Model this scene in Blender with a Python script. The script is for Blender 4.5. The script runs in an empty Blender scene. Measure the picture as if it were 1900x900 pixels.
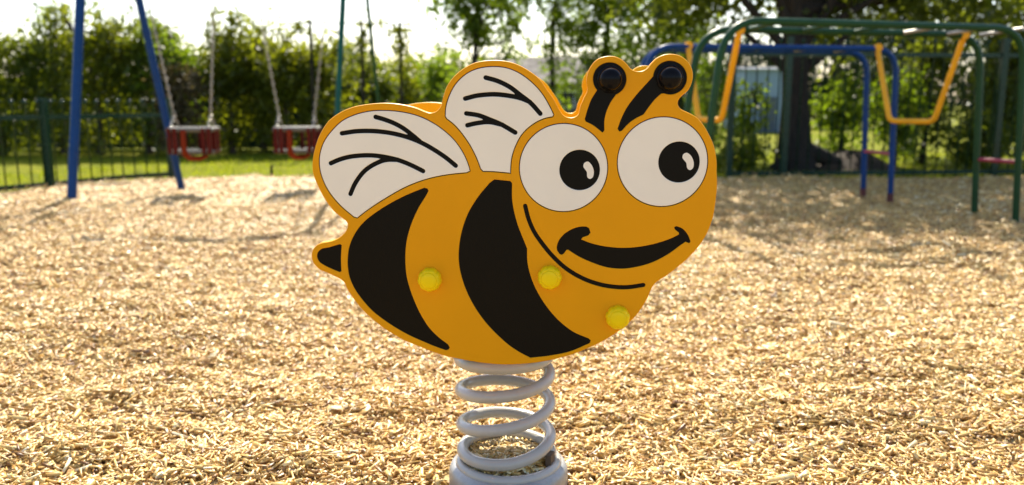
import bpy, bmesh, math, random
import numpy as np
from mathutils import Vector, Matrix
from mathutils.geometry import delaunay_2d_cdt

S = bpy.context.scene
COL = S.collection
rad = math.radians

# ------------------------------------------------------------------ camera
cam_data = bpy.data.cameras.new('camera')
cam = bpy.data.objects.new('camera', cam_data)
COL.objects.link(cam)
cam.location = (0, 0, 0.80)
cam.rotation_euler = (rad(90 - 9.739), 0, 0)
cam_data.sensor_width = 36
cam_data.lens = 29.255
cam_data.clip_start = 0.05
cam_data.clip_end = 500
cam_data.dof.use_dof = True
cam_data.dof.focus_distance = 1.425
cam_data.dof.aperture_fstop = 3.4
S.camera = cam

# ------------------------------------------------------------------ sky, sun, exposure
SUN_EL, SUN_AZ = rad(47), rad(-3.0)          # azimuth from +Y, positive towards +X
world = bpy.data.worlds.new('World')
S.world = world
world.use_nodes = True
wn = world.node_tree
sky = wn.nodes.new('ShaderNodeTexSky')
sky.sky_type = 'NISHITA'
sky.sun_disc = False
sky.sun_elevation = SUN_EL
sky.sun_rotation = SUN_AZ
sky.dust_density = 1.6
sky.air_density = 1.0
sky.ozone_density = 1.0
wn.links.new(sky.outputs[0], wn.nodes['Background'].inputs[0])
wn.nodes['Background'].inputs[1].default_value = 0.125

sun_data = bpy.data.lights.new('sun', 'SUN')
sun_data.energy = 5.0
sun_data.angle = rad(0.53)
sun_data.color = (1.0, 0.92, 0.77)
sun = bpy.data.objects.new('sun', sun_data)
COL.objects.link(sun)
to_sun = Vector((math.sin(SUN_AZ) * math.cos(SUN_EL), math.cos(SUN_AZ) * math.cos(SUN_EL), math.sin(SUN_EL)))
sun.rotation_euler = to_sun.to_track_quat('Z', 'Y').to_euler()
sun.location = to_sun * 60

S.view_settings.view_transform = 'Standard'
S.view_settings.look = 'None'
S.view_settings.exposure = 1.12
S.view_settings.gamma = 1.0
S.cycles.use_denoising = True
S.cycles.max_bounces = 10
S.cycles.diffuse_bounces = 5
S.cycles.transmission_bounces = 6
S.cycles.sample_clamp_indirect = 8

# ------------------------------------------------------------------ helpers
def mesh_from(name, verts, faces, smooth=False):
    me = bpy.data.meshes.new(name)
    me.from_pydata([tuple(v) for v in verts], [], [tuple(f) for f in faces])
    me.validate()
    if smooth:
        me.polygons.foreach_set('use_smooth', [True] * len(me.polygons))
    me.update()
    return me


def link(name, me, material=None, parent=None, loc=(0, 0, 0)):
    o = bpy.data.objects.new(name, me)
    COL.objects.link(o)
    if material is not None and len(me.materials) == 0:
        me.materials.append(material)
    if parent is not None:
        o.parent = parent
    o.location = loc
    return o


def thing(name, label, category, loc=(0, 0, 0), rz=0.0, group=None):
    o = bpy.data.objects.new(name, None)
    COL.objects.link(o)
    o.location = loc
    o.rotation_euler = (0, 0, rz)
    o.empty_display_size = 0.1
    o['label'] = label
    o['category'] = category
    if group:
        o['group'] = group
    return o


class Geo:
    """Collects verts / faces of one mesh."""
    def __init__(self):
        self.v, self.f = [], []

    def add(self, verts, faces):
        k = len(self.v)
        self.v += [tuple(p) for p in verts]
        self.f += [tuple(i + k for i in f) for f in faces]
        return self

    def box(self, c, s, rot=None):
        hx, hy, hz = s[0] / 2, s[1] / 2, s[2] / 2
        vs = [Vector((x, y, z)) for x in (-hx, hx) for y in (-hy, hy) for z in (-hz, hz)]
        if rot is not None:
            vs = [rot @ p for p in vs]
        vs = [p + Vector(c) for p in vs]
        return self.add(vs, [(0, 1, 3, 2), (4, 6, 7, 5), (0, 4, 5, 1), (2, 3, 7, 6), (0, 2, 6, 4), (1, 5, 7, 3)])

    def tube(self, pts, radii, seg=12, closed=False, cap=True):
        pts = [Vector(p) for p in pts]
        n = len(pts)
        if not hasattr(radii, '__len__'):
            radii = [radii] * n
        tang = []
        for i in range(n):
            a = pts[(i - 1) % n] if (closed or i > 0) else pts[0]
            b = pts[(i + 1) % n] if (closed or i < n - 1) else pts[-1]
            tang.append((b - a).normalized())
        t0 = tang[0]
        ref = Vector((0, 0, 1)) if abs(t0.z) < 0.9 else Vector((1, 0, 0))
        nrm = (ref - t0 * ref.dot(t0)).normalized()
        vs, fs = [], []
        for i in range(n):
            t = tang[i]
            nrm = (nrm - t * nrm.dot(t)).normalized()
            bi = t.cross(nrm)
            for k in range(seg):
                a = 2 * math.pi * k / seg
                vs.append(pts[i] + (nrm * math.cos(a) + bi * math.sin(a)) * radii[i])
        m = n if closed else n - 1
        for i in range(m):
            j = (i + 1) % n
            for k in range(seg):
                k2 = (k + 1) % seg
                fs.append((i * seg + k, i * seg + k2, j * seg + k2, j * seg + k))
        if cap and not closed:
            fs.append(tuple(range(seg - 1, -1, -1)))
            fs.append(tuple((n - 1) * seg + k for k in range(seg)))
        return self.add(vs, fs)

    def lathe(self, profile, seg=32, mod=None):
        """profile: (r, z) list; mod(angle, i) scales the radius."""
        vs, fs = [], []
        n = len(profile)
        for i, (r, z) in enumerate(profile):
            for k in range(seg):
                a = 2 * math.pi * k / seg
                rr = r * (mod(a, i) if mod else 1)
                vs.append((rr * math.cos(a), rr * math.sin(a), z))
        for i in range(n - 1):
            for k in range(seg):
                k2 = (k + 1) % seg
                fs.append((i * seg + k, i * seg + k2, (i + 1) * seg + k2, (i + 1) * seg + k))
        fs.append(tuple(range(seg - 1, -1, -1)))
        fs.append(tuple((n - 1) * seg + k for k in range(seg)))
        return self.add(vs, fs)

    def build(self, name, material, parent=None, smooth=True, loc=(0, 0, 0), angle=40):
        me = mesh_from(name, self.v, self.f, smooth)
        if smooth:
            sharp_by_angle(me, angle)
        return link(name, me, material, parent, loc)


def sharp_by_angle(me, deg):
    bm = bmesh.new()
    bm.from_mesh(me)
    lim = rad(deg)
    for e in bm.edges:
        if len(e.link_faces) == 2 and e.calc_face_angle(0) > lim:
            e.smooth = False
    bm.to_mesh(me)
    bm.free()


def catmull(pts, step, closed=True):
    """Smooth a traced loop; a third entry of 1 marks a corner that stays sharp."""
    n = len(pts)
    out = []
    P = [Vector((p[0], p[1])) for p in pts]
    corner = [len(p) > 2 for p in pts]
    segs = n if closed else n - 1
    for i in range(segs):
        p1, p2 = P[i], P[(i + 1) % n]
        if closed:
            p0, p3 = P[i - 1], P[(i + 2) % n]
        else:
            p0 = P[i - 1] if i > 0 else p1 * 2 - p2
            p3 = P[i + 2] if i + 2 < n else p2 * 2 - p1
        if corner[i]:
            p0 = p1 * 2 - p2
        if corner[(i + 1) % n]:
            p3 = p2 * 2 - p1
        d = (p2 - p1).length
        k = max(1, int(round(d / step)))
        # centripetal parametrisation keeps loops from overshooting
        def tj(ti, a, b):
            return ti + max(1e-6, (b - a).length) ** 0.5
        t0 = 0.0
        t1 = tj(t0, p0, p1); t2 = tj(t1, p1, p2); t3 = tj(t2, p2, p3)
        for j in range(k):
            t = t1 + (t2 - t1) * j / k
            A1 = p0 * ((t1 - t) / (t1 - t0)) + p1 * ((t - t0) / (t1 - t0))
            A2 = p1 * ((t2 - t) / (t2 - t1)) + p2 * ((t - t1) / (t2 - t1))
            A3 = p2 * ((t3 - t) / (t3 - t2)) + p3 * ((t - t2) / (t3 - t2))
            B1 = A1 * ((t2 - t) / (t2 - t0)) + A2 * ((t - t0) / (t2 - t0))
            B2 = A2 * ((t3 - t) / (t3 - t1)) + A3 * ((t - t1) / (t3 - t1))
            out.append(B1 * ((t2 - t) / (t2 - t1)) + B2 * ((t - t1) / (t2 - t1)))
    if not closed:
        out.append(P[-1])
    return out


def area2(l):
    return 0.5 * sum(l[i - 1].x * l[i].y - l[i].x * l[i - 1].y for i in range(len(l)))


def ccw(l):
    return l if area2(l) > 0 else l[::-1]


def offset(loop, d):
    """Offset a counter-clockwise loop; positive d grows it."""
    n = len(loop)
    out = []
    for i in range(n):
        t = loop[(i + 1) % n] - loop[i - 1]
        if t.length < 1e-9:
            out.append(loop[i].copy()); continue
        t.normalize()
        out.append(loop[i] + Vector((t.y, -t.x)) * d)
    return out


def circle(cx, cy, r, n=72):
    return [Vector((cx + r * math.cos(2 * math.pi * i / n), cy + r * math.sin(2 * math.pi * i / n))) for i in range(n)]


def stroke(pts, w, step=4):
    """Outline of a round-ended pen stroke."""
    c = catmull(pts, step, closed=False)
    n = len(c)
    L, R = [], []
    for i in range(n):
        t = (c[min(i + 1, n - 1)] - c[max(i - 1, 0)]).normalized()
        nn = Vector((-t.y, t.x))
        L.append(c[i] + nn * w / 2)
        R.append(c[i] - nn * w / 2)
    def capend(p, t):
        a0 = math.atan2(t.y, t.x)
        return [p + Vector((math.cos(a0 + a), math.sin(a0 + a))) * w / 2 for a in (rad(-60), rad(-30), 0, rad(30), rad(60))]
    te = (c[-1] - c[-2]).normalized()
    ts = (c[0] - c[1]).normalized()
    return ccw(R + capend(c[-1], te) + L[::-1] + capend(c[0], ts))


def cut(polys, keep):
    """Constrained triangulation of overlapping loops (mm); keeps the triangles whose set of covering loops passes keep()."""
    vs, fs = [], []
    for l in polys:
        k = len(vs)
        vs += l
        fs.append(list(range(k, k + len(l))))
    r = delaunay_2d_cdt(vs, [], fs, 1, 1e-4)
    tris = [f for f, o in zip(r[2], r[5]) if keep(set(o))]
    return r[0], tris


def slab(v2, tris, front, back, chamfer=0.0, closed_back=True, skip=0):
    """Solid with front face at depth `front` and back face at depth `back` (mm, growing away from the viewer)."""
    fixed = []
    for t in tris:
        a, b, c = (v2[i] for i in t)
        fixed.append(tuple(t) if (b - a).cross(c - a) > 0 else tuple(t)[::-1])
    used = sorted({i for t in fixed for i in t})
    idx = {i: k for k, i in enumerate(used)}
    n = len(used)
    g = Geo()
    P = lambda i, d, q=None: ((q or v2[i]).x / 1000, d / 1000, (q or v2[i]).y / 1000)
    edges = {}
    for t in fixed:
        for a, b in ((t[0], t[1]), (t[1], t[2]), (t[2], t[0])):
            edges[(a, b)] = edges.get((a, b), 0) + 1
    border = [(a, b) for (a, b) in edges if (b, a) not in edges]
    g.v = [P(i, front) for i in used] + [P(i, back) for i in used]
    g.f = [tuple(idx[i] for i in t) for t in fixed]
    if chamfer:
        # slope the cut edges: the wall stands `chamfer` outside the front face
        out = {}
        for a, b in border:
            t = (v2[b] - v2[a]).normalized()
            for i in (a, b):
                out.setdefault(i, []).append(Vector((t.y, -t.x)))
        push = {}
        for i, ns in out.items():
            s = sum(ns, Vector((0, 0)))
            s = s.normalized() if s.length > 1e-6 else ns[0]
            push[i] = v2[i] + s * chamfer
            g.v[n + idx[i]] = P(i, back, push[i])
        k = len(g.v)
        ring = {}
        for i in push:
            ring[i] = len(g.v)
            g.v.append(P(i, front + chamfer, push[i]))
        for a, b in border:
            if skip and a < skip and b < skip:
                continue
            g.f.append((idx[b], idx[a], ring[a], ring[b]))
            g.f.append((ring[b], ring[a], n + idx[a], n + idx[b]))
        border = []
    for a, b in border:
        if skip and a < skip and b < skip:
            continue
        g.f.append((idx[b], idx[a], n + idx[a], n + idx[b]))
    if closed_back:
        g.f += [tuple(n + idx[i] for i in t[::-1]) for t in fixed]
    return g


# ------------------------------------------------------------------ materials
def nt(name):
    m = bpy.data.materials.new(name)
    m.use_nodes = True
    t = m.node_tree
    return m, t, t.nodes['Principled BSDF']


def noise(t, scale, detail=4, rough=0.6, coord='Object'):
    tc = t.nodes.new('ShaderNodeTexCoord')
    n = t.nodes.new('ShaderNodeTexNoise')
    n.inputs['Scale'].default_value = scale
    n.inputs['Detail'].default_value = detail
    n.inputs['Roughness'].default_value = rough
    t.links.new(tc.outputs[coord], n.inputs['Vector'])
    return n


def ramp(t, src, stops):
    r = t.nodes.new('ShaderNodeValToRGB')
    e = r.color_ramp.elements
    while len(e) < len(stops):
        e.new(0.5)
    for k, (p, c) in enumerate(stops):
        e[k].position = p
        e[k].color = (c[0], c[1], c[2], 1)
    t.links.new(src, r.inputs[0])
    return r


def bump(t, b, src, strength, dist=0.001):
    n = t.nodes.new('ShaderNodeBump')
    n.inputs['Strength'].default_value = strength
    n.inputs['Distance'].default_value = dist
    t.links.new(src, n.inputs['Height'])
    t.links.new(n.outputs[0], b.inputs['Normal'])
    return n


def painted(name, c, rough=0.4, var=0.12, scale=6, bumps=0.15, bscale=300, metallic=0.0, dirt=None, spec=0.5):
    m, t, b = nt(name)
    n = noise(t, scale, 6)
    lo = tuple(x * (1 - var) for x in c)
    hi = tuple(min(1, x * (1 + var)) for x in c)
    r = ramp(t, n.outputs[0], [(0.3, lo), (0.7, hi)])
    out = r.outputs[0]
    if dirt:
        n2 = noise(t, 14, 8, 0.7)
        r2 = ramp(t, n2.outputs[0], [(0.55, (0, 0, 0)), (0.75, (1, 1, 1))])
        mx = t.nodes.new('ShaderNodeMixRGB')
        t.links.new(r2.outputs[0], mx.inputs[0])
        t.links.new(out, mx.inputs[1])
        mx.inputs[2].default_value = (*dirt, 1)
        out = mx.outputs[0]
    t.links.new(out, b.inputs['Base Color'])
    rr = ramp(t, n.outputs[0], [(0.3, (rough * 0.85,) * 3), (0.7, (min(1, rough * 1.15),) * 3)])
    t.links.new(rr.outputs[0], b.inputs['Roughness'])
    b.inputs['Metallic'].default_value = metallic
    b.inputs['Specular IOR Level'].default_value = spec
    bump(t, b, noise(t, bscale, 3).outputs[0], bumps, 0.0006)
    return m


def board(name, c, rough, tool=None, specks=True):
    """Cast plastic board: fine orange peel, tiny specks of dust, optional concentric tool marks."""
    m, t, b = nt(name)
    n = noise(t, 5, 5)
    r = ramp(t, n.outputs[0], [(0.3, tuple(x * 0.955 for x in c)), (0.7, tuple(min(1, x * 1.03) for x in c))])
    out = r.outputs[0]
    if specks:
        sp = noise(t, 160, 2, 0.5)
        rs = ramp(t, sp.outputs[0], [(0.765, (0, 0, 0)), (0.80, (0.5, 0.5, 0.5))])
        mx = t.nodes.new('ShaderNodeMixRGB')
        t.links.new(rs.outputs[0], mx.inputs[0])
        t.links.new(out, mx.inputs[1])
        mx.inputs[2].default_value = (c[0] * 0.5 + 0.02, c[1] * 0.5 + 0.015, c[2] * 0.5 + 0.01, 1)
        out = mx.outputs[0]
    t.links.new(out, b.inputs['Base Color'])
    b.inputs['Roughness'].default_value = rough
    b.inputs['Specular IOR Level'].default_value = 0.10 if max(c) < 0.05 else 0.14
    tcs = t.nodes.new('ShaderNodeTexCoord')
    mps = t.nodes.new('ShaderNodeMapping')
    mps.inputs['Rotation'].default_value = (0, 0.5, 0)
    mps.inputs['Scale'].default_value = (6, 1, 150)
    t.links.new(tcs.outputs['Object'], mps.inputs[0])
    scr = t.nodes.new('ShaderNodeTexNoise')
    scr.inputs['Scale'].default_value = 3.0
    scr.inputs['Detail'].default_value = 3
    t.links.new(mps.outputs[0], scr.inputs['Vector'])
    rsc = ramp(t, scr.outputs[0], [(0.60, (rough,) * 3), (0.72, (min(1, rough + 0.22),) * 3)])
    t.links.new(rsc.outputs[0], b.inputs['Roughness'])
    fine = noise(t, 900, 2)
    bn = bump(t, b, fine.outputs[0], 0.25, 0.0004)
    if tool:
        tc = t.nodes.new('ShaderNodeTexCoord')
        mp = t.nodes.new('ShaderNodeMapping')
        mp.inputs['Location'].default_value = tool
        t.links.new(tc.outputs['Object'], mp.inputs[0])
        w = t.nodes.new('ShaderNodeTexWave')
        w.wave_type = 'RINGS'
        w.rings_direction = 'Y'
        w.inputs['Scale'].default_value = 90
        w.inputs['Distortion'].default_value = 0.3
        t.links.new(mp.outputs[0], w.inputs['Vector'])
        b2 = t.nodes.new('ShaderNodeBump')
        b2.inputs['Strength'].default_value = 0.35
        b2.inputs['Distance'].default_value = 0.0004
        t.links.new(w.outputs[0], b2.inputs['Height'])
        t.links.new(bn.outputs[0], b2.inputs['Normal'])
        t.links.new(b2.outputs[0], b.inputs['Normal'])
    return m


def leafy(name, lo, hi, trans, tfac=0.42):
    """Leaf: diffuse front with light shining through; the tone attribute varies leaf by leaf."""
    m, t, b = nt(name)
    at = t.nodes.new('ShaderNodeAttribute')
    at.attribute_name = 'tone'
    r = ramp(t, at.outputs['Fac'], [(0.0, lo), (0.85, hi), (1.0, (hi[0] * 1.5, hi[1] * 1.15, hi[2]))])
    t.links.new(r.outputs[0], b.inputs['Base Color'])
    b.inputs['Roughness'].default_value = 0.42
    b.inputs['Specular IOR Level'].default_value = 0.28
    tr = t.nodes.new('ShaderNodeBsdfTranslucent')
    r2 = ramp(t, at.outputs['Fac'], [(0.0, tuple(x * 0.55 for x in trans)), (1.0, trans)])
    t.links.new(r2.outputs[0], tr.inputs[0])
    mix = t.nodes.new('ShaderNodeMixShader')
    mix.inputs[0].default_value = tfac
    t.links.new(b.outputs[0], mix.inputs[1])
    t.links.new(tr.outputs[0], mix.inputs[2])
    t.links.new(mix.outputs[0], t.nodes['Material Output'].inputs['Surface'])
    return m


def bark(name, c):
    m, t, b = nt(name)
    tc = t.nodes.new('ShaderNodeTexCoord')
    mp = t.nodes.new('ShaderNodeMapping')
    mp.inputs['Scale'].default_value = (1, 1, 0.18)
    t.links.new(tc.outputs['Object'], mp.inputs[0])
    n = t.nodes.new('ShaderNodeTexNoise')
    n.inputs['Scale'].default_value = 22
    n.inputs['Detail'].default_value = 8
    t.links.new(mp.outputs[0], n.inputs['Vector'])
    r = ramp(t, n.outputs[0], [(0.3, tuple(x * 0.5 for x in c)), (0.7, tuple(x * 1.4 for x in c))])
    t.links.new(r.outputs[0], b.inputs['Base Color'])
    b.inputs['Roughness'].default_value = 0.9
    bump(t, b, n.outputs[0], 0.9, 0.03)
    return m


M = {}
M['orange'] = board('orange_board', (0.78, 0.335, 0.0015), 0.45)
M['orange_far_bounce'] = board('far_board_bounce_lit', (0.84, 0.45, 0.003), 0.45)  # orange made lighter and yellower: sunlight bounced between the panels put into the colour
M['white'] = board('white_board', (0.88, 0.82, 0.71), 0.5)
M['black'] = board('black_board', (0.005, 0.0042, 0.0033), 0.38, specks=False)
M['black_rear'] = board('black_board_rear', (0.005, 0.0042, 0.0033), 0.36, tool=(-0.05, 0, -0.52), specks=False)
M['black_front'] = board('black_board_front', (0.005, 0.0042, 0.0033), 0.36, tool=(-0.28, 0, -0.55), specks=False)
M['cap_yellow'] = board('yellow_plastic', (0.92, 0.66, 0.004), 0.33, specks=False)
M['cap_black'] = board('black_plastic', (0.006, 0.006, 0.008), 0.16, specks=False)
M['spring'] = painted('grey_coated_steel', (0.45, 0.44, 0.40), 0.2, 0.08, 12, 0.1, 200, dirt=(0.40, 0.37, 0.33))
M['galv'] = painted('galvanised_steel', (0.38, 0.385, 0.38), 0.45, 0.2, 30, 0.2, 160, metallic=0.35, dirt=(0.33, 0.29, 0.22))
M['rust'] = painted('brown_steel', (0.10, 0.065, 0.04), 0.7, 0.3, 40)
M['blue'] = painted('blue_paint', (0.003, 0.040, 0.17), 0.38, 0.12, 9, spec=0.2)
M['green'] = painted('dark_green_paint', (0.012, 0.055, 0.022), 0.34, 0.12, 9, spec=0.18)
M['teal'] = painted('teal_green_paint', (0.006, 0.075, 0.058), 0.42, 0.12, 9, spec=0.2)
M['fence'] = painted('fence_green_paint', (0.005, 0.032, 0.020), 0.28, 0.15, 9, spec=0.3)
M['loop_yellow'] = painted('amber_paint', (0.82, 0.38, 0.012), 0.45, 0.1, 9, spec=0.25)
M['red'] = painted('red_rubber', (0.085, 0.008, 0.005), 0.6, 0.15, 12, spec=0.12)
M['strap'] = painted('orange_red_strap', (0.19, 0.022, 0.005), 0.6, 0.12, 12, spec=0.12)
M['step'] = painted('crimson_paint', (0.32, 0.03, 0.06), 0.45, 0.12, 12)
M['maroon'] = painted('maroon_foot', (0.10, 0.02, 0.02), 0.6, 0.2, 20)
M['windbreak'] = painted('dark_green_mesh', (0.006, 0.030, 0.022), 0.8, 0.25, 6, 0.5, 120)
M['chain'] = painted('zinc_chain', (0.40, 0.375, 0.33), 0.42, 0.12, 40, metallic=0.6)
M['rail_grey'] = painted('grey_rubber', (0.12, 0.115, 0.10), 0.6, 0.15, 20, spec=0.3)
M['seat_black'] = painted('black_seat_rubber', (0.02, 0.02, 0.02), 0.6)
M['bark'] = bark('brown_bark', (0.060, 0.042, 0.028))
M['bark_dark'] = bark('dark_bark', (0.020, 0.014, 0.010))
M['earth'] = painted('bare_earth', (0.045, 0.027, 0.015), 0.95, 0.4, 9, 0.8, 40)
M['leaf_hedge'] = leafy('hedge_leaf', (0.030, 0.052, 0.010), (0.085, 0.115, 0.018), (0.32, 0.39, 0.010))
M['leaf_yellow'] = leafy('yellow_green_leaf', (0.045, 0.065, 0.010), (0.12, 0.135, 0.018), (0.36, 0.40, 0.010), 0.52)
M['leaf_fresh'] = leafy('fresh_green_leaf', (0.035, 0.065, 0.012), (0.10, 0.14, 0.025), (0.30, 0.43, 0.012), 0.55)
M['leaf_big'] = leafy('broad_tree_leaf', (0.028, 0.050, 0.010), (0.085, 0.11, 0.02), (0.25, 0.30, 0.015), 0.5)
M['leaf_dark'] = leafy('evergreen_leaf', (0.012, 0.028, 0.008), (0.040, 0.065, 0.014), (0.06, 0.09, 0.012), 0.25)
M['leaf_brown'] = leafy('dry_brown_leaf', (0.050, 0.038, 0.018), (0.11, 0.085, 0.035), (0.16, 0.12, 0.04), 0.3)
M['blade'] = leafy('grass_blade', (0.06, 0.10, 0.006), (0.12, 0.17, 0.010), (0.42, 0.48, 0.008), 0.55)

# ------------------------------------------------------------------ ground
_r = np.random.default_rng(3)
_W = [(2 * math.pi / L * math.cos(a), 2 * math.pi / L * math.sin(a), p, A) for L, A, a, p in
      [(l, am, _r.uniform(0, 6.28), _r.uniform(0, 6.28)) for l, am in
       ((2.3, .012), (1.4, .010), (0.9, .008), (0.62, .0075), (0.43, .0055), (0.33, .0048), (0.25, .0042), (0.19, .0036), (0.14, .003), (0.11, .0024))]]


def relief(x, y):
    z = 0 * x
    for kx, ky, p, A in _W:
        z = z + A * np.sin(kx * x + ky * y + p)
    return np.where(z < -0.012, -0.012 + (z + 0.012) * 0.25, z)


EDGE = [(-14, -7.5), (-9, -0.5), (-7, 2.6), (-5.15, 6.25), (-4.54, 7.30), (-4.30, 7.74), (-3.95, 8.47), (-3.6, 8.78), (-2.0, 8.80), (0.5, 8.74), (2.9, 8.80), (5.6, 9.08), (9, 9.3), (14, 9.5)]


def edge_y(x):
    return np.interp(x, [e[0] for e in EDGE], [e[1] for e in EDGE]) + 0.035 * np.sin(x * 5.1) + 0.02 * np.sin(x * 13.7)


def grass_mat():
    m, t, b = nt('lawn')
    n = noise(t, 2.2, 8, 0.65)
    n2 = noise(t, 60, 4, 0.7)
    mx = t.nodes.new('ShaderNodeMath'); mx.operation = 'MULTIPLY_ADD'
    mx.inputs[1].default_value = 0.45
    t.links.new(n2.outputs[0], mx.inputs[0]); t.links.new(n.outputs[0], mx.inputs[2])
    r = ramp(t, mx.outputs[0], [(0.45, (0.06, 0.085, 0.004)), (0.7, (0.16, 0.18, 0.006)), (0.95, (0.25, 0.22, 0.015))])
    t.links.new(r.outputs[0], b.inputs['Base Color'])
    b.inputs['Roughness'].default_value = 0.9
    b.inputs['Specular IOR Level'].default_value = 0.08
    bump(t, b, n2.outputs[0], 0.8, 0.03)
    return m


def chip_mat(name, cells):
    """Shredded pale wood: tone attribute on the loose chips, stretched cells on the packed bed below."""
    m, t, b = nt(name)
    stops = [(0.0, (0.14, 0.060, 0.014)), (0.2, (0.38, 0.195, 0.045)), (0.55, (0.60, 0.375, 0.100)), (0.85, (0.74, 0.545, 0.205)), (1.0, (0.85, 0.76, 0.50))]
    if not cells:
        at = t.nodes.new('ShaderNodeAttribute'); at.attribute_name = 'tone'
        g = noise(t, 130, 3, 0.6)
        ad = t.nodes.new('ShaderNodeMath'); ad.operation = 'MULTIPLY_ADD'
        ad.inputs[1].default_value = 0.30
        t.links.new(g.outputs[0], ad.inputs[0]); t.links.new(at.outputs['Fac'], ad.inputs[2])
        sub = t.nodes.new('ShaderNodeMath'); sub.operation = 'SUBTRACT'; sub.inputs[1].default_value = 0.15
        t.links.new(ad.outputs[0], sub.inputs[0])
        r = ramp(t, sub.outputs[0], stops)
    else:
        tc = t.nodes.new('ShaderNodeTexCoord')
        wn_ = noise(t, 9, 2)
        mp = t.nodes.new('ShaderNodeMixRGB'); mp.blend_type = 'ADD'; mp.inputs[0].default_value = 0.09
        t.links.new(tc.outputs['Object'], mp.inputs[1]); t.links.new(wn_.outputs['Color'], mp.inputs[2])
        v = t.nodes.new('ShaderNodeTexVoronoi')
        v.inputs['Scale'].default_value = 80
        t.links.new(mp.outputs[0], v.inputs['Vector'])
        sep = t.nodes.new('ShaderNodeSeparateColor')
        t.links.new(v.outputs['Color'], sep.inputs[0])
        r = ramp(t, sep.outputs[0], [(p, (c[0] * 0.69, c[1] * 0.65, c[2] * 0.58)) for p, c in stops])  # wood colours darkened: the bed's missing self-shadow put into the colour
        # each cell also tips its own way, so that some catch the sun and some do not
        geo = t.nodes.new('ShaderNodeNewGeometry')
        vm = t.nodes.new('ShaderNodeVectorMath'); vm.operation = 'SUBTRACT'; vm.inputs[1].default_value = (0.5, 0.5, 0.5)
        t.links.new(v.outputs['Color'], vm.inputs[0])
        sc = t.nodes.new('ShaderNodeVectorMath'); sc.operation = 'SCALE'; sc.inputs['Scale'].default_value = 0.85
        t.links.new(vm.outputs[0], sc.inputs[0])
        ad = t.nodes.new('ShaderNodeVectorMath'); ad.operation = 'ADD'
        t.links.new(sc.outputs[0], ad.inputs[0]); t.links.new(geo.outputs['Normal'], ad.inputs[1])
        no = t.nodes.new('ShaderNodeVectorMath'); no.operation = 'NORMALIZE'
        t.links.new(ad.outputs[0], no.inputs[0])
        t.links.new(no.outputs[0], b.inputs['Normal'])
    t.links.new(r.outputs[0], b.inputs['Base Color'])
    b.inputs['Roughness'].default_value = 0.55 if cells else 0.42
    b.inputs['Specular IOR Level'].default_value = 0.3 if cells else 0.6
    return m


M['lawn'] = grass_mat()
M['chip'] = chip_mat('wood_chip', False)
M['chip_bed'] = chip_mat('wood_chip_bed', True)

# lawn: one sheet to the horizon
g = Geo()
nx = 24
for j in range(nx + 1):
    for i in range(nx + 1):
        x = -160 + 320 * i / nx; y = -80 + 320 * j / nx
        g.v.append((x, y, -0.03))
for j in range(nx):
    for i in range(nx):
        a = j * (nx + 1) + i
        g.f.append((a, a + 1, a + nx + 2, a + nx + 1))
o = g.build('lawn', M['lawn'], smooth=False)
o['kind'] = 'structure'

# packed bed of wood chips
xs = np.concatenate([np.linspace(-13, -6.2, 20)[:-1], np.linspace(-6.2, 7.0, 230), np.linspace(7.0, 13, 20)[1:]])
nv = 190
tt = np.linspace(0, 1, nv)
V = []
for x in xs:
    e = float(edge_y(np.array(x)))
    y0 = min(-7.0, e - 1.0)
    ys = y0 + (e - y0) * (0.18 * tt + 0.82 * tt ** 0.62)
    z = relief(np.full(nv, x), ys)
    fall = np.clip((e - ys) / 0.25, 0, 1)
    z = (z + 0.0) * fall - 0.055 * (1 - fall) ** 2
    V += list(zip([x] * nv, ys, z))
F_ = []
for i in range(len(xs) - 1):
    for j in range(nv - 1):
        a = i * nv + j
        F_.append((a, a + nv, a + nv + 1, a + 1))
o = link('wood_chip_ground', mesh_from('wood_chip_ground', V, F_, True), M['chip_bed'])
o['kind'] = 'structure'


def chips_mesh(P, L, Wd, T, yaw, pit, rol, tone):
    """P (N,3) centres. A chip is a tapered sliver with a top, two sides and two ends (10 triangles)."""
    n = len(P)
    rng = np.random.default_rng(11)
    tp1 = rng.uniform(0.35, 1.0, n); tp2 = rng.uniform(0.45, 1.0, n)
    bend = rng.normal(0, 0.05, n) * L
    cx = np.array([-1, 1, 1, -1, -1, 1, 1, -1]) * 0.5
    cy = np.array([-1, -1, 1, 1, -1, -1, 1, 1]) * 0.5
    cz = np.array([-1, -1, -1, -1, 1, 1, 1, 1]) * 0.5
    X = cx[None] * L[:, None]
    tp = np.where(cx[None] < 0, tp1[:, None], tp2[:, None])
    Y = cy[None] * Wd[:, None] * tp * np.where(cz[None] > 0, 0.8, 1.0) + np.where(cx[None] < 0, bend[:, None], -bend[:, None])
    Z = cz[None] * T[:, None] * (0.6 + 0.4 * tp)
    cr, sr = np.cos(rol)[:, None], np.sin(rol)[:, None]
    Y, Z = Y * cr - Z * sr, Y * sr + Z * cr
    cp, sp = np.cos(pit)[:, None], np.sin(pit)[:, None]
    X, Z = X * cp - Z * sp, X * sp + Z * cp
    cw, sw = np.cos(yaw)[:, None], np.sin(yaw)[:, None]
    X, Y = X * cw - Y * sw, X * sw + Y * cw
    v = np.stack([X + P[:, 0:1], Y + P[:, 1:2], Z + P[:, 2:3]], -1).reshape(-1, 3)
    q = np.array([[4, 5, 6, 7], [0, 1, 5, 4], [1, 2, 6, 5], [2, 3, 7, 6], [3, 0, 4, 7]])
    f = (np.arange(n)[:, None, None] * 8 + q[None]).reshape(-1, 4)
    me = quads_mesh('wood_chips', v, f)
    a = me.attributes.new('tone', 'FLOAT', 'POINT')
    a.data.foreach_set('value', np.repeat(tone, 8).astype(np.float32))
    return me


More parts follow.
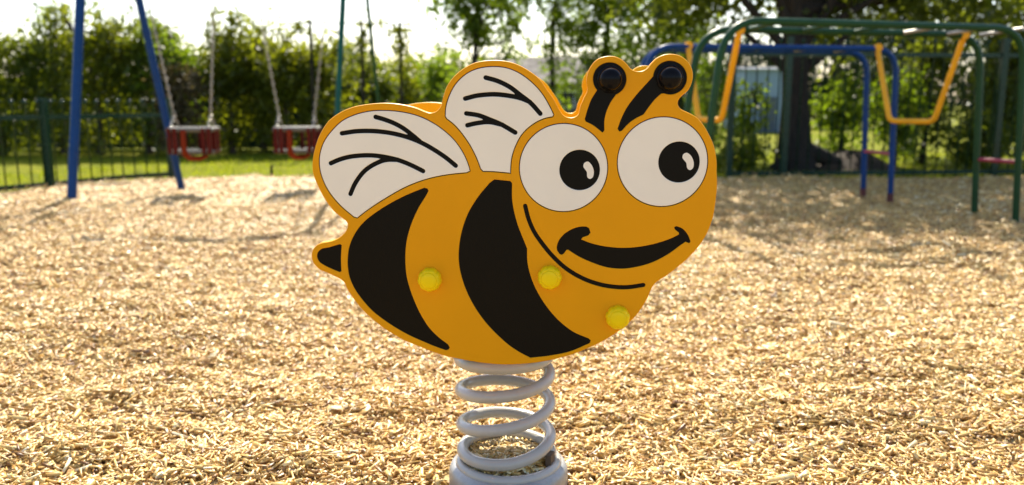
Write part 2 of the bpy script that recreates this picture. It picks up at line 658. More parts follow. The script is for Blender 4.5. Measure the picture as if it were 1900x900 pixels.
def quads_mesh(name, v, f):
    me = bpy.data.meshes.new(name)
    me.vertices.add(len(v))
    me.vertices.foreach_set('co', v.astype(np.float32).ravel())
    k = f.shape[1]
    me.loops.add(f.size)
    me.loops.foreach_set('vertex_index', f.astype(np.int32).ravel())
    me.polygons.add(len(f))
    me.polygons.foreach_set('loop_start', np.arange(0, f.size, k, dtype=np.int32))
    me.update(calc_edges=True)
    return me


SPRING_X, SPRING_Y = -0.0124, 1.6495


def scatter_chips():
    rng = np.random.default_rng(5)
    bands = [(1.05, 1.75, 14500, 1.0), (1.75, 2.4, 13000, 1.0), (2.4, 3.3, 10500, 1.05), (3.3, 4.6, 5600, 1.15), (4.6, 6.4, 1800, 1.25), (6.4, 8.7, 500, 1.35)]
    xs_, ys_, sc_ = [], [], []
    for y0, y1, dens, s in bands:
        hw = 0.66 * y1 + 0.25
        n = int(dens * (y1 - y0) * 2 * hw)
        y = rng.uniform(y0, y1, n); x = rng.uniform(-hw, hw, n)
        k = (np.abs(x) < 0.645 * y + 0.22) & (y < edge_y(x) - 0.05)
        k &= np.hypot(x - SPRING_X, y - SPRING_Y) > 0.135
        xs_.append(x[k]); ys_.append(y[k]); sc_.append(np.full(k.sum(), s))
    x = np.concatenate(xs_); y = np.concatenate(ys_); s = np.concatenate(sc_)
    n = len(x)
    z = relief(x, y) + rng.uniform(-0.002, 0.014, n) * s
    # chips that fill the cup of the spring base
    m = 1500
    rr = 0.090 * np.sqrt(rng.uniform(0, 1, m)); aa = rng.uniform(0, 2 * np.pi, m)
    x2 = SPRING_X + rr * np.cos(aa); y2 = SPRING_Y + rr * np.sin(aa)
    z2 = 0.062 + rng.uniform(0, 0.016, m) - 0.02 * (rr / 0.098) ** 3
    x = np.concatenate([x, x2]); y = np.concatenate([y, y2]); z = np.concatenate([z, z2]); s = np.concatenate([s, np.full(m, 0.8)])
    n = len(x)
    L = np.clip(rng.lognormal(math.log(0.0245), 0.38, n), 0.010, 0.062) * s
    Wd = np.clip(rng.lognormal(math.log(0.0056), 0.36, n), 0.0024, 0.014) * s
    T = Wd * rng.uniform(0.35, 0.85, n)
    yaw = rng.uniform(0, 2 * np.pi, n)
    pit = rng.normal(0, 0.26, n); rol = rng.normal(0, 0.5, n)
    up = rng.uniform(0, 1, n) < 0.035
    pit[up] = rng.uniform(0.5, 1.2, up.sum())
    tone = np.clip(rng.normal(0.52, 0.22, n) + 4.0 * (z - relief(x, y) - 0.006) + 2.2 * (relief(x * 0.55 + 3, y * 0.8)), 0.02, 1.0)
    dark = rng.uniform(0, 1, n) < 0.04
    tone[dark] = rng.uniform(0, 0.2, dark.sum())
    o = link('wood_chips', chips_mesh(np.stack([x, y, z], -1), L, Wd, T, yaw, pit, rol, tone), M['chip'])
    o['kind'] = 'stuff'
    o['label'] = 'pale shredded wood chips covering the playground'
    o['category'] = 'wood chips'
    return n


N_CHIPS = scatter_chips()


def grass_blades():
    rng = np.random.default_rng(8)
    n = 60000
    x = rng.uniform(-8.5, 8.5, n); y = rng.uniform(5.0, 13.0, n)
    e = edge_y(x)
    k = (y > e - 0.02) & ((y < e + 4.2))
    clump = relief(x * 3, y * 3) > -0.02 + 0.02 * rng.normal(0, 1, n)
    k &= clump
    x, y = x[k], y[k]; n = len(x)
    h = rng.uniform(0.02, 0.055, n) * (1 + 0.8 * (rng.uniform(0, 1, n) < 0.05)); w = rng.uniform(0.004, 0.009, n)
    a = rng.uniform(0, 6.28, n); lean = rng.normal(0, 0.35, (n, 2))
    dx, dy = np.cos(a) * w, np.sin(a) * w
    z0 = np.full(n, -0.035)
    v = np.stack([np.stack([x - dx, y - dy, z0], -1), np.stack([x + dx, y + dy, z0], -1), np.stack([x + lean[:, 0] * h, y + lean[:, 1] * h, z0 + h], -1)], 1).reshape(-1, 3)
    f = np.arange(n * 3).reshape(-1, 3)
    me = quads_mesh('grass', v, f)
    at = me.attributes.new('tone', 'FLOAT', 'POINT')
    at.data.foreach_set('value', np.repeat(rng.uniform(0.1, 0.95, n), 3).astype(np.float32))
    o = link('grass', me, M['blade'])
    o['kind'] = 'stuff'
    o['label'] = 'short lawn grass along the edge of the wood chips'
    o['category'] = 'grass'


grass_blades()

# ------------------------------------------------------------------ bee spring rider
# traced outlines in millimetres on the panel plane: x along the panel, y up from the ground
SEP = 470.0
FRONT = -SEP / 2          # depth of the visible face, in the rider's own frame
OUTLINE = [(-316.8, 676.2), (-316.4, 697.6), (-310.8, 719.7), (-302.0, 740.9), (-286.1, 763.8), (-265.9, 778.3), (-244.2, 787.4), (-221.8, 791.9), (-191.2, 794.6), (-163.6, 792.8), (-137.9, 787.4), (-120.6, 780.7), (-110.5, 778.0), (-99.5, 781.2), (-92.5, 789.3), (-88.1, 804.5), (-81.5, 822.3), (-69.5, 838.2), (-51.2, 852.8), (-30.3, 861.9), (-6.0, 864.9), (14.7, 864.0), (32.7, 859.6), (50.6, 851.2), (73.1, 834.9), (85.8, 817.7), (97.3, 801.8), (107.1, 784.0), (114.9, 774.2), (121.2, 771.1), (132.0, 771.1), (138.7, 775.6), (142.2, 789.4), (147.7, 802.9), (152.9, 813.2), (153.7, 819.4), (151.8, 828.2), (153.3, 842.5), (159.1, 855.5), (168.9, 865.7), (182.1, 870.4), (194.5, 870.8), (206.0, 867.3), (216.5, 859.5), (224.0, 850.8), (231.1, 847.0), (241.7, 846.4), (250.4, 850.3), (257.2, 858.5), (267.5, 868.2), (278.7, 873.1), (290.7, 874.0), (302.4, 871.8), (313.9, 864.8), (322.6, 854.0), (326.2, 841.0), (324.9, 828.0), (318.9, 814.9), (309.0, 806.1), (303.5, 798.5), (303.7, 791.2), (308.8, 784.6), (320.2, 779.3), (334.9, 771.0), (345.0, 760.4), (356.2, 742.7), (364.9, 724.5), (370.3, 699.9), (371.2, 680.2), (372.8, 662.1), (371.8, 635.8), (368.0, 603.8), (356.7, 571.4), (337.0, 542.4), (313.3, 518.7), (292.4, 501.7), (276.7, 490.8), (269.6, 481.2), (261.5, 460.7), (246.0, 434.4), (226.7, 413.5), (194.6, 388.6), (158.4, 369.4), (122.1, 354.9), (73.9, 343.0), (18.6, 337.8), (-19.7, 339.5), (-48.4, 343.3), (-67.6, 346.9), (-86.8, 350.5), (-106.0, 356.0), (-125.2, 363.1), (-144.4, 370.6), (-163.5, 378.6), (-182.6, 389.2), (-201.7, 401.6), (-220.6, 417.1), (-239.4, 435.4), (-254.2, 455.2), (-263.4, 470.2), (-269.7, 483.7), (-284.8, 493.2), (-300.4, 500.2), (-312.3, 505.4), (-320.6, 514.0), (-324.6, 522.6), (-325.2, 531.3), (-322.5, 540.0), (-316.4, 547.8), (-306.6, 552.7), (-295.9, 554.7), (-285.3, 557.2), (-272.6, 564.0), (-262.7, 574.1), (-259.1, 581.8), (-259.8, 589.8), (-268.6, 597.3), (-281.5, 608.1), (-293.3, 623.0), (-304.0, 641.7), (-311.8, 659.5)]
WING_REAR = [(-305.3, 692.1), (-303.7, 707.8), (-295.8, 729.0), (-281.0, 748.5), (-261.7, 765.6), (-238.1, 776.1), (-214.7, 781.5), (-191.5, 782.9), (-163.9, 781.1), (-138.1, 776.0), (-115.3, 767.2), (-92.5, 753.5), (-69.8, 733.4), (-53.5, 709.8), (-44.5, 687.9), (-42.7, 679.6, 1), (-49.2, 676.4, 1), (-80.7, 673.0), (-117.1, 665.4), (-153.7, 651.7), (-190.4, 631.4), (-220.6, 611.9), (-241.0, 596.6, 1), (-247.6, 598.4, 1), (-271.6, 619.4), (-292.4, 646.5), (-303.2, 673.5)]
WING_FRONT = [(-85.8, 772.2, 1), (-84.7, 786.6), (-78.5, 806.7), (-66.9, 826.7), (-48.6, 843.5), (-28.1, 852.3), (-3.3, 855.3), (19.2, 853.0), (39.4, 845.1), (59.6, 831.0), (77.7, 812.4), (92.2, 789.3), (99.1, 775.1, 1), (96.9, 771.1, 1), (82.5, 768.0), (64.5, 759.0), (46.4, 742.8), (34.6, 721.9), (28.2, 701.0), (26.3, 675.9, 1), (12.1, 677.2), (-4.0, 678.5), (-21.5, 678.8, 1), (-26.1, 683.4, 1), (-31.5, 698.5), (-42.3, 720.7), (-55.9, 741.1), (-70.0, 757.4), (-83.1, 767.7, 1)]
STRIPE_REAR = [(-122.9, 651.0, 1), (-117.3, 649.6, 1), (-115.5, 645.9, 1), (-119.4, 638.4), (-133.9, 615.3), (-148.1, 583.8), (-155.8, 555.3), (-158.4, 525.7), (-156.7, 496.0), (-151.0, 471.9), (-143.7, 450.7), (-132.7, 426.0), (-117.8, 402.2), (-100.8, 384.8), (-85.6, 373.3, 1), (-82.3, 367.4, 1), (-84.7, 363.4, 1), (-89.6, 362.3, 1), (-109.7, 369.3), (-132.6, 378.8), (-155.6, 389.2), (-178.5, 402.1), (-201.3, 417.4), (-220.1, 432.8), (-236.9, 452.1), (-249.8, 471.4), (-257.9, 490.7), (-260.7, 508.0), (-260.5, 525.4), (-257.0, 546.5), (-247.7, 567.6), (-230.8, 589.6), (-197.9, 614.4), (-158.2, 636.3)]
STRIPE_FRONT = [(-2.2, 666.1, 1), (25.4, 663.5, 1), (28.2, 659.8, 1), (28.6, 630.3), (36.5, 593.2), (54.2, 547.4, 1), (55.2, 520.9), (65.7, 484.8), (84.6, 450.6), (109.2, 421.0), (135.7, 400.2), (162.1, 389.0, 1), (166.0, 385.2, 1), (164.2, 380.2, 1), (129.6, 364.4), (91.8, 355.7), (60.5, 351.6, 1), (40.5, 362.0), (18.7, 377.3), (-19.2, 415.8), (-45.5, 457.1), (-60.3, 497.4), (-64.7, 529.8), (-60.5, 568.7), (-48.0, 606.4), (-29.1, 637.3), (-10.5, 659.6, 1)]
STINGER = [(-315.2, 529.0), (-312.5, 537.2), (-305.5, 542.6), (-293.4, 545.1), (-281.8, 548.6), (-273.5, 551.1, 1), (-270.3, 549.3, 1), (-271.6, 537.7), (-272.6, 523.3), (-272.6, 508.9), (-272.4, 502.6, 1), (-275.8, 501.1, 1), (-289.6, 506.7), (-303.3, 513.3), (-311.7, 519.4)]
MOUTH = [(155.4, 586.5, 1), (160.0, 583.7, 1), (162.7, 576.3, 1), (159.3, 571.3, 1), (149.3, 567.7, 1), (147.0, 564.0, 1), (161.4, 558.5), (185.3, 552.9), (216.6, 550.3), (245.8, 552.5), (276.5, 559.4), (299.9, 568.0), (311.9, 574.2, 1), (312.2, 577.4, 1), (304.8, 583.4, 1), (303.8, 586.9, 1), (307.3, 588.8, 1), (317.4, 584.9), (326.8, 574.8), (332.1, 562.8, 1), (330.1, 559.6, 1), (326.4, 560.9, 1), (323.6, 562.1, 1), (316.6, 557.0), (295.3, 540.5), (268.4, 525.6), (241.2, 517.2), (217.4, 514.0), (191.5, 516.1), (165.6, 524.3), (143.3, 534.3), (124.7, 545.9, 1), (121.9, 545.4, 1), (117.4, 538.7, 1), (113.7, 536.8, 1), (109.9, 538.6, 1), (106.2, 543.8, 1), (105.2, 548.9), (107.9, 560.2), (117.0, 572.5), (131.6, 582.0), (144.4, 586.1)]
ANTENNA_REAR = [(201.0, 808.4, 1), (205.8, 811.0), (210.0, 814.5), (213.4, 818.7), (215.9, 823.6), (217.3, 828.8), (217.6, 834.3), (216.8, 839.7), (214.9, 844.8), (212.0, 849.5), (208.2, 853.6), (203.7, 856.8), (198.7, 859.2), (193.3, 860.4), (187.8, 860.6), (182.4, 859.7), (177.2, 857.8), (172.7, 854.9), (168.8, 851.1), (165.7, 846.6), (163.7, 841.5), (162.7, 836.2), (162.9, 830.7), (164.1, 825.3), (166.4, 820.3), (169.7, 815.8, 1), (160.2, 800.0), (154.7, 784.9), (150.0, 768.1, 1), (151.8, 764.0, 1), (163.6, 758.3), (172.7, 751.6), (180.0, 745.8, 1), (183.0, 749.4, 1), (182.7, 765.4), (185.6, 779.7), (192.4, 795.6)]
ANTENNA_FRONT = [(275.1, 809.7, 1), (279.4, 810.5, 1), (284.8, 809.0), (290.3, 808.5), (295.8, 809.2), (300.9, 810.9), (305.7, 813.6), (309.7, 817.2), (312.8, 821.6), (315.1, 826.6), (316.2, 831.9), (316.3, 837.3), (315.2, 842.7), (313.1, 847.8), (310.0, 852.4), (306.1, 856.4), (301.5, 859.5), (296.4, 861.7), (291.0, 862.8), (285.5, 862.9), (280.1, 861.9), (275.1, 859.8), (270.6, 856.7), (266.9, 852.8), (264.1, 848.3), (262.2, 843.2), (261.4, 837.8, 1), (248.5, 823.7), (233.9, 807.0), (219.3, 786.8), (210.0, 767.3), (204.9, 752.1, 1), (207.7, 747.7, 1), (212.1, 749.0, 1), (222.2, 760.2), (233.1, 768.6), (247.1, 775.7, 1), (256.5, 789.4), (265.9, 801.3)]
GLINT_REAR = [(149.0, 688.6), (150.4, 694.6), (156.3, 697.1), (162.7, 691.1), (166.4, 680.9), (164.8, 671.0), (160.3, 668.1), (156.0, 670.9), (154.8, 679.8)]
GLINT_FRONT = [(313.8, 704.5), (315.3, 710.4), (320.8, 712.5), (327.5, 707.7), (332.4, 696.5), (331.4, 687.1), (326.6, 683.9), (322.4, 687.0), (320.3, 695.8)]
STROKES = {'1a': [(-263.4, 743.3), (-239.0, 746.8), (-215.7, 747.5), (-192.5, 746.0), (-169.4, 742.2), (-146.4, 735.9), (-128.0, 728.6), (-107.8, 717.8), (-84.9, 702.8), (-68.0, 689.1)],
 '1b': [(-204.2, 771.1), (-189.2, 766.9), (-172.0, 760.3), (-157.1, 752.2), (-142.5, 741.3), (-128.9, 730.0)],
 '2a': [(-284.5, 692.2), (-268.8, 698.7), (-248.2, 703.9), (-216.9, 706.1), (-190.8, 703.5), (-165.8, 697.8), (-144.5, 689.5), (-124.3, 679.6)],
 '2b': [(-251.9, 639.3), (-242.8, 658.1), (-226.2, 679.0), (-207.0, 691.6), (-188.6, 698.2), (-167.6, 698.7)],
 '3a': [(-16.0, 836.4), (3.4, 831.0), (23.7, 821.3), (41.7, 808.0), (59.8, 794.2), (75.7, 776.9)],
 '3b': [(-50.8, 801.8), (-30.7, 806.7), (-3.5, 808.9), (19.1, 807.1), (41.7, 802.7), (58.0, 796.4)],
 '4a': [(-49.2, 777.2), (-28.7, 774.1), (-10.5, 767.4), (10.0, 758.9), (33.6, 745.4)],
 '4b': [(-47.5, 757.4), (-31.0, 761.0), (-10.5, 762.9), (11.8, 758.4)],
 'chin': [(50.7, 621.2), (55.9, 600.8), (65.2, 578.5), (80.2, 556.2), (98.9, 533.8), (121.3, 513.3), (149.4, 496.6), (177.3, 486.5), (205.1, 481.8), (229.2, 481.6), (254.4, 485.8)]}
EYES = [(115.2, 686.3, 75.3), (280.6, 697.0, 75.8)]
PUPILS = [(142.6, 682.9, 34.2), (308.2, 697.1, 34.3)]
CAPS = [(-115.3, 490.8, 21.0), (93.6, 497.7, 20.7), (211.8, 428.7, 20.8)]
DOMES = [(191.2, 833.4, 18.5), (288.7, 835.0, 18.3)]
RID = thing('spring_rider', 'yellow and black bee shaped rider on a thick grey coil spring', 'spring rider',
            (SPRING_X, SPRING_Y, 0), rad(-3.8345))

out_loop = ccw(catmull(OUTLINE, 4))
inset = offset(out_loop, -2.2)
loops = {}
for nm, src in (('wing_rear', WING_REAR), ('wing_front', WING_FRONT), ('stripe_rear', STRIPE_REAR), ('stripe_front', STRIPE_FRONT),
                ('stinger', STINGER), ('mouth', MOUTH), ('antenna_rear', ANTENNA_REAR), ('antenna_front', ANTENNA_FRONT)):
    loops[nm] = ccw(catmull(src, 3))
loops['chin'] = stroke(STROKES['chin'], 7.4)
for k in (0, 1):
    loops['eye%d' % k] = circle(*EYES[k], 96)
    loops['pupil%d' % k] = circle(*PUPILS[k], 64)
loops['glint0'] = ccw(catmull(GLINT_REAR, 2))
loops['glint1'] = ccw(catmull(GLINT_FRONT, 2))
HOLES = ['wing_rear', 'wing_front', 'stripe_rear', 'stripe_front', 'stinger', 'mouth', 'antenna_rear', 'antenna_front', 'chin', 'eye0', 'eye1']
THICK = 19.0
ENG = 1.6                  # depth of the routed areas


def panel_mesh(holes):
    """Orange board: chamfered rim, routed pockets open in the front face."""
    polys = [inset] + [offset(h, 0.8) for h in holes]
    v2, tris = cut(polys, lambda s: s == {0})
    g = slab(v2, tris, 0, ENG + 1.0, 0.8, closed_back=False, skip=len(inset))
    # slab() also walled the outer inset edge; the rim below stands 2 mm outside it
    n = len(out_loop)
    k = len(g.v)
    rows = [(inset, 0.0), (offset(out_loop, -0.75), 0.55), (out_loop, 2.2), (out_loop, THICK - 2.2), (offset(out_loop, -0.75), THICK - 0.55), (inset, THICK)]
    for lp, d in rows:
        g.v += [(p.x / 1000, d / 1000, p.y / 1000) for p in lp]
    for r in range(len(rows) - 1):
        for i in range(n):
            j = (i + 1) % n
            g.f.append((k + r * n + j, k + r * n + i, k + (r + 1) * n + i, k + (r + 1) * n + j))
    # back face
    v2b, tb = cut([inset], lambda s: True)
    s2 = slab(v2b, tb, THICK, THICK, closed_back=False)
    nb = len(s2.v) // 2
    kk = len(g.v)
    g.v += s2.v[:nb]
    g.f += [tuple(kk + i for i in f[::-1]) for f in s2.f if len(f) == 3]
    return g


holes = [loops[h] for h in HOLES]
gp = panel_mesh(holes)
me = mesh_from('side_panel', gp.v, gp.f, True)
sharp_by_angle(me, 25)
panel = link('side_panel', me, M['orange'], RID, (0, FRONT / 1000, 0))
panel['label'] = 'front side panel with the routed bee face, wings and stripes'


def inlay(name, loop, mat, front, back, minus=(), grow=0.35):
    c = 0.7 if mat is M['white'] and name != 'glint' else 0.0
    polys = [offset(loop, grow - c)] + [offset(q, c) for q in minus]
    v2, tris = cut(polys, lambda s: s == {0})
    g = slab(v2, tris, front, back, c)
    me = mesh_from(name, g.v, g.f, False)
    return link(name, me, mat, panel)


def strokes_of(keys, w):
    return [stroke(STROKES[k], w) for k in keys]


VEINS = {'wing_rear': [('1a', '1b'), ('2a', '2b')], 'wing_front': [('3a', '3b'), ('4a', '4b')]}
for wing in ('wing_rear', 'wing_front'):
    allst = []
    for pair in VEINS[wing]:
        ss = strokes_of(pair, 7.7)
        allst += ss
        v2, tris = cut([offset(q, 0.25) for q in ss], lambda s: True)
        g = slab(v2, tris, 1.25, 2.2)
        link('vein', mesh_from('vein', g.v, g.f), M['black'], panel)
    inlay('wing', loops[wing], M['white'], 0.15, 1.9, allst, grow=-1.5)
    inlay('groove', loops[wing], M['black'], 1.75, 2.3)
for k in (0, 1):
    inlay('eye', loops['eye%d' % k], M['white'], 0.15, 1.9, [loops['pupil%d' % k]], grow=-1.5)
    inlay('groove', loops['eye%d' % k], M['black'], 1.75, 2.3)
    inlay('pupil', loops['pupil%d' % k], M['black'], 1.1, 2.1, [loops['glint%d' % k]])
    inlay('glint', loops['glint%d' % k], M['white'], 0.3, 2.05, grow=0.1)
inlay('stripe', loops['stripe_rear'], M['black_rear'], ENG - 0.3, 2.3)
inlay('stripe', loops['stripe_front'], M['black_front'], ENG - 0.3, 2.3)
inlay('stinger', loops['stinger'], M['black'], ENG - 0.3, 2.3)
inlay('mouth', loops['mouth'], M['black'], ENG - 0.3, 2.3)
inlay('chin_line', loops['chin'], M['black'], ENG - 0.3, 2.3)
inlay('antenna', loops['antenna_rear'], M['black'], ENG - 0.3, 2.3)
inlay('antenna', loops['antenna_front'], M['black'], ENG - 0.3, 2.3)


def onto_panel(o, x, z, d, tilt=0):
    """Lathe axis +z turned to face out of the panel."""
    o.location = (x / 1000, d / 1000, z / 1000)
    o.rotation_euler = (rad(90), 0, tilt)


def lobes(n, amp, upto):
    return lambda a, i: 1 + (amp * (abs(math.cos(n * a / 2)) ** 0.7 - 0.6) if i <= upto else 0)


cap_g = Geo().lathe([(20.6e-3, 0), (20.8e-3, 3e-3), (20.2e-3, 9e-3), (18.6e-3, 13.5e-3), (16.4e-3, 16e-3), (14.9e-3, 16.6e-3), (14.6e-3, 16.2e-3), (14.2e-3, 16.2e-3), (13.9e-3, 17.4e-3), (12.6e-3, 18.4e-3), (6e-3, 18.9e-3), (0.2e-3, 19e-3)], 90, lobes(9, 0.065, 5))
cap_me = mesh_from('cap_nut', cap_g.v, cap_g.f, True)
sharp_by_angle(cap_me, 50)
cap_me.materials.append(M['cap_yellow'])
for k, (x, z, r) in enumerate(CAPS):
    o = link('cap_nut', cap_me, None, panel)
    onto_panel(o, x, z, 0)
    o.rotation_euler = (rad(90), 0.5 * k + 0.2, 0)
dome_g = Geo().lathe([(22.5e-3, 0), (22.6e-3, 3e-3), (21.8e-3, 5e-3), (20.0e-3, 6.2e-3), (19.4e-3, 6.6e-3), (19.2e-3, 9.5e-3), (18.5e-3, 14e-3), (16.7e-3, 18.6e-3), (13.8e-3, 22.2e-3), (9.8e-3, 24.8e-3), (5.0e-3, 26.3e-3), (0.3e-3, 26.8e-3)], 72, lobes(10, 0.07, 2))
dome_me = mesh_from('dome_cap', dome_g.v, dome_g.f, True)
sharp_by_angle(dome_me, 50)
dome_me.materials.append(M['cap_black'])
for x, z, r in DOMES:
    o = link('dome_cap', dome_me, None, panel)
    onto_panel(o, x, z, ENG - 0.3)

# far panel: the same shape, bounced light put into its colour, turned so that its plain back faces the rider
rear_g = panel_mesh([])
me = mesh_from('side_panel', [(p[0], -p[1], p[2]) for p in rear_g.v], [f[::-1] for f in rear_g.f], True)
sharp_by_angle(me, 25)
rp = link('side_panel', me, M['orange_far_bounce'], RID, (0, (SEP / 2) / 1000 + THICK / 1000, 0))
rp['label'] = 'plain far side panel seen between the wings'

y0, y1 = (FRONT + THICK) / 1000, SEP / 2000
for x, z, r in DOMES:
    g = Geo().tube([(x / 1000, y0, z / 1000), (x / 1000, y1, z / 1000)], 0.0135, 20)
    g.build('handle', M['cap_black'], RID)
fx, fz = CAPS[2][0] / 1000, CAPS[2][1] / 1000
Geo().tube([(fx, y0, fz), (fx, y1, fz)], 0.014, 20).build('footrest', M['cap_black'], RID)
sx0, sx1, sz = CAPS[0][0] / 1000, CAPS[1][0] / 1000, CAPS[0][1] / 1000
Geo().box(((sx0 + sx1) / 2, (y0 + y1) / 2, sz + 0.01), (sx1 - sx0 + 0.05, y1 - y0, 0.024)).build('seat', M['orange'], RID, smooth=False)
Geo().box((0.0, 0.0, 0.306), (0.19, 0.19, 0.010)).box((-0.05, (y0 + y1) / 2, 0.40), (0.03, y1 - y0, 0.03)).box((0.05, (y0 + y1) / 2, 0.40), (0.03, y1 - y0, 0.03)).box((-0.05, 0, 0.348), (0.026, 0.16, 0.075)).box((0.05, 0, 0.348), (0.026, 0.16, 0.075)).build('mounting_plate', M['galv'], RID, smooth=False)

# coil spring: heights of the wire axis every half turn, starting at the left
half = [(-1.5, 0.060), (-1.0, 0.056), (-0.5, 0.071), (0.0, 0.0795), (0.25, 0.0835), (0.5, 0.109), (1.0, 0.134), (1.5, 0.181), (2.0, 0.2085), (2.5, 0.243), (3.0, 0.276), (3.5, 0.286), (4.0, 0.287)]
pts = []
for k in range(0, 4 * 64 + 34):
    tn = -0.53 + k / 64.0
    ts = [h[0] for h in half]
    i = min(max(np.searchsorted(ts, tn) - 1, 0), len(half) - 2)
    z0, z1 = half[i][1], half[i + 1][1]
    m0 = (half[i + 1][1] - half[max(i - 1, 0)][1]) / (half[i + 1][0] - half[max(i - 1, 0)][0])
    m1 = (half[min(i + 2, len(half) - 1)][1] - half[i][1]) / (half[min(i + 2, len(half) - 1)][0] - half[i][0])
    h = half[i + 1][0] - half[i][0]
    u = (tn - half[i][0]) / h
    z = z0 * (2 * u ** 3 - 3 * u ** 2 + 1) + m0 * h * (u ** 3 - 2 * u ** 2 + u) + z1 * (-2 * u ** 3 + 3 * u ** 2) + m1 * h * (u ** 3 - u ** 2)
    a = math.pi + 2 * math.pi * tn
    R = 0.0925
    lean = 0.0015 - 0.022 * max(0.0, z - 0.06)
    pts.append((R * math.cos(a) + lean, R * math.sin(a), z))
Geo().tube(pts, 0.0122, 20).build('coil_spring', M['spring'], RID, angle=80)

base = Geo().lathe([(0.1245, -0.05), (0.125, 0.028), (0.1238, 0.038), (0.1200, 0.046), (0.1140, 0.0505), (0.1085, 0.0520), (0.1065, 0.050), (0.105, 0.045), (0.100, 0.030), (0.02, 0.028)], 72).build('base', M['galv'], RID, loc=(0.005, 0, 0))
Geo().tube([(0.1010 * math.cos(2 * math.pi * k / 72), 0.1010 * math.sin(2 * math.pi * k / 72), 0.053) for k in range(72)], 0.0105, 14, closed=True).build('ring', M['spring'], base, angle=80)
Geo().box((0.088, -0.030, 0.068), (0.012, 0.028, 0.030), Matrix.Rotation(rad(-15), 3, 'Z')).build('clamp', M['rust'], base, smooth=False)

# ------------------------------------------------------------------ swing frame and toddler swings
SW = thing('swing_frame', 'tall swing frame with blue legs at one end and green legs at the other', 'swing frame', (-2.3, 7.2, 0))
def rel(p, o): return (p[0] - o.location.x, p[1] - o.location.y, p[2] - o.location.z)
BA, BB = Vector((-3.26, 7.06, 2.70)), Vector((-1.34, 7.37, 2.70))
bd = (BB - BA).normalized()
Geo().tube([rel(BA - bd * 0.12, SW), rel(BB + bd * 0.10, SW)], 0.055, 16).build('top_beam', M['blue'], SW)
for top, foot, r, mt, lb in (((-3.36, 7.0, 2.72), (-3.50, 6.56, -0.05), 0.036, 'blue', 'thick blue near leg'),
                             ((-3.24, 7.08, 2.72), (-3.01, 7.57, -0.05), 0.031, 'blue', 'blue far leg'),
                             ((-1.35, 7.35, 2.72), (-1.50, 6.93, -0.05), 0.024, 'teal', 'teal green near leg'),
                             ((-1.33, 7.39, 2.72), (-1.17, 7.81, -0.05), 0.016, 'green', 'dark green far leg')):
    o = Geo().tube([rel(foot, SW), rel(top, SW)], r, 16).build('leg', M[mt], SW)
    o['label'] = lb


def chain_geo(g, a, b, link_len=0.046, w=0.023, r=0.0036):
    a, b = Vector(a), Vector(b)
    d = b - a
    L = d.length
    n = max(2, int(round(L / (link_len * 0.78))))
    d.normalize()
    side = Vector((d.y, -d.x, 0)) if abs(d.z) < 0.99 else Vector((1, 0, 0))
    side.normalize()
    oth = d.cross(side)
    for i in range(n):
        c = a + d * (L * (i + 0.5) / n)
        s = side if i % 2 == 0 else oth
        pp = []
        for k in range(8):
            an = 2 * math.pi * (k + 0.5) / 8
            pp.append(c + d * (math.cos(an) * link_len / 2) + s * (math.sin(an) * w / 2))
        g.tube(pp, r, 5, closed=True)


def toddler_swing(cx, cy, hang_l, hang_r, label, yaw):
    t = thing('toddler_swing', label, 'toddler swing', (cx, cy, 0.30), yaw, 'toddler swings hanging from the swing frame')
    W, Dp = 0.345, 0.27
    zt, zb = 0.25, 0.065
    def frame(z, r):
        g = Geo()
        c = [(-W / 2, -Dp / 2, z), (W / 2, -Dp / 2, z), (W / 2, Dp / 2, z), (-W / 2, Dp / 2, z)]
        g.tube([c[0], c[1]], r, 10).tube([c[1], c[2]], r, 10).tube([c[2], c[3]], r, 10).tube([c[3], c[0]], r, 10)
        return g
    frame(zt, 0.021).build('top_rail', M['rail_grey'], t)
    frame(zb, 0.017).build('lower_rail', M['rail_grey'], t)
    sl = [(-0.16, -Dp / 2 - .002, 0), (-0.115, -Dp / 2 - .002, 0), (0.115, -Dp / 2 - .002, 0), (0.16, -Dp / 2 - .002, 0),
          (-0.13, Dp / 2, 0), (0.02, Dp / 2, 0), (0.13, Dp / 2, 0), (-W / 2 - .002, 0.06, 1), (-W / 2 - .002, -0.05, 1), (W / 2 + .002, 0.06, 1), (W / 2 + .002, -0.05, 1)]
    for x, y, ax in sl:
        sz = (0.030, 0.044, zt - zb + 0.03) if ax == 0 else (0.044, 0.030, zt - zb + 0.03)
        Geo().box((x, y, (zt + zb) / 2), sz).build('slat', M['red'], t, smooth=False)
    g = Geo()
    path = [(-0.045, -Dp / 2 - 0.015, zt), (-0.045, -Dp / 2 - 0.02, 0.10), (-0.040, -Dp / 2 - 0.01, 0.045), (-0.015, -Dp / 2 + 0.03, 0.012), (0.04, -0.03, 0.004), (0.08, 0.06, 0.02)]
    g.tube(path, [0.024, 0.024, 0.024, 0.022, 0.02, 0.018], 10)
    g.build('crotch_strap', M['strap'], t)
    Geo().box((0, 0.02, 0.05), (0.34, 0.2, 0.02)).build('seat_pan', M['seat_black'], t, smooth=False)
    inv = Matrix.Rotation(-yaw, 3, 'Z')
    for sx, hg in ((-1, hang_l), (1, hang_r)):
        top = inv @ (Vector(hg) - Vector((cx, cy, 0.30)))
        fork = Vector((sx * (W / 2 - 0.022), 0, zt + 0.12))
        g = Geo(); chain_geo(g, top, fork); g.build('chain', M['chain'], t)
        for sy in (-1, 1):
            g = Geo(); chain_geo(g, fork, (sx * (W / 2 - 0.02), sy * Dp / 2, zt + 0.015), 0.04); g.build('bridle_chain', M['chain'], t)
    return t


def on_beam(x):
    return BA + (BB - BA) * ((x - BA.x) / (BB.x - BA.x)) - Vector((0, 0, 0.036))


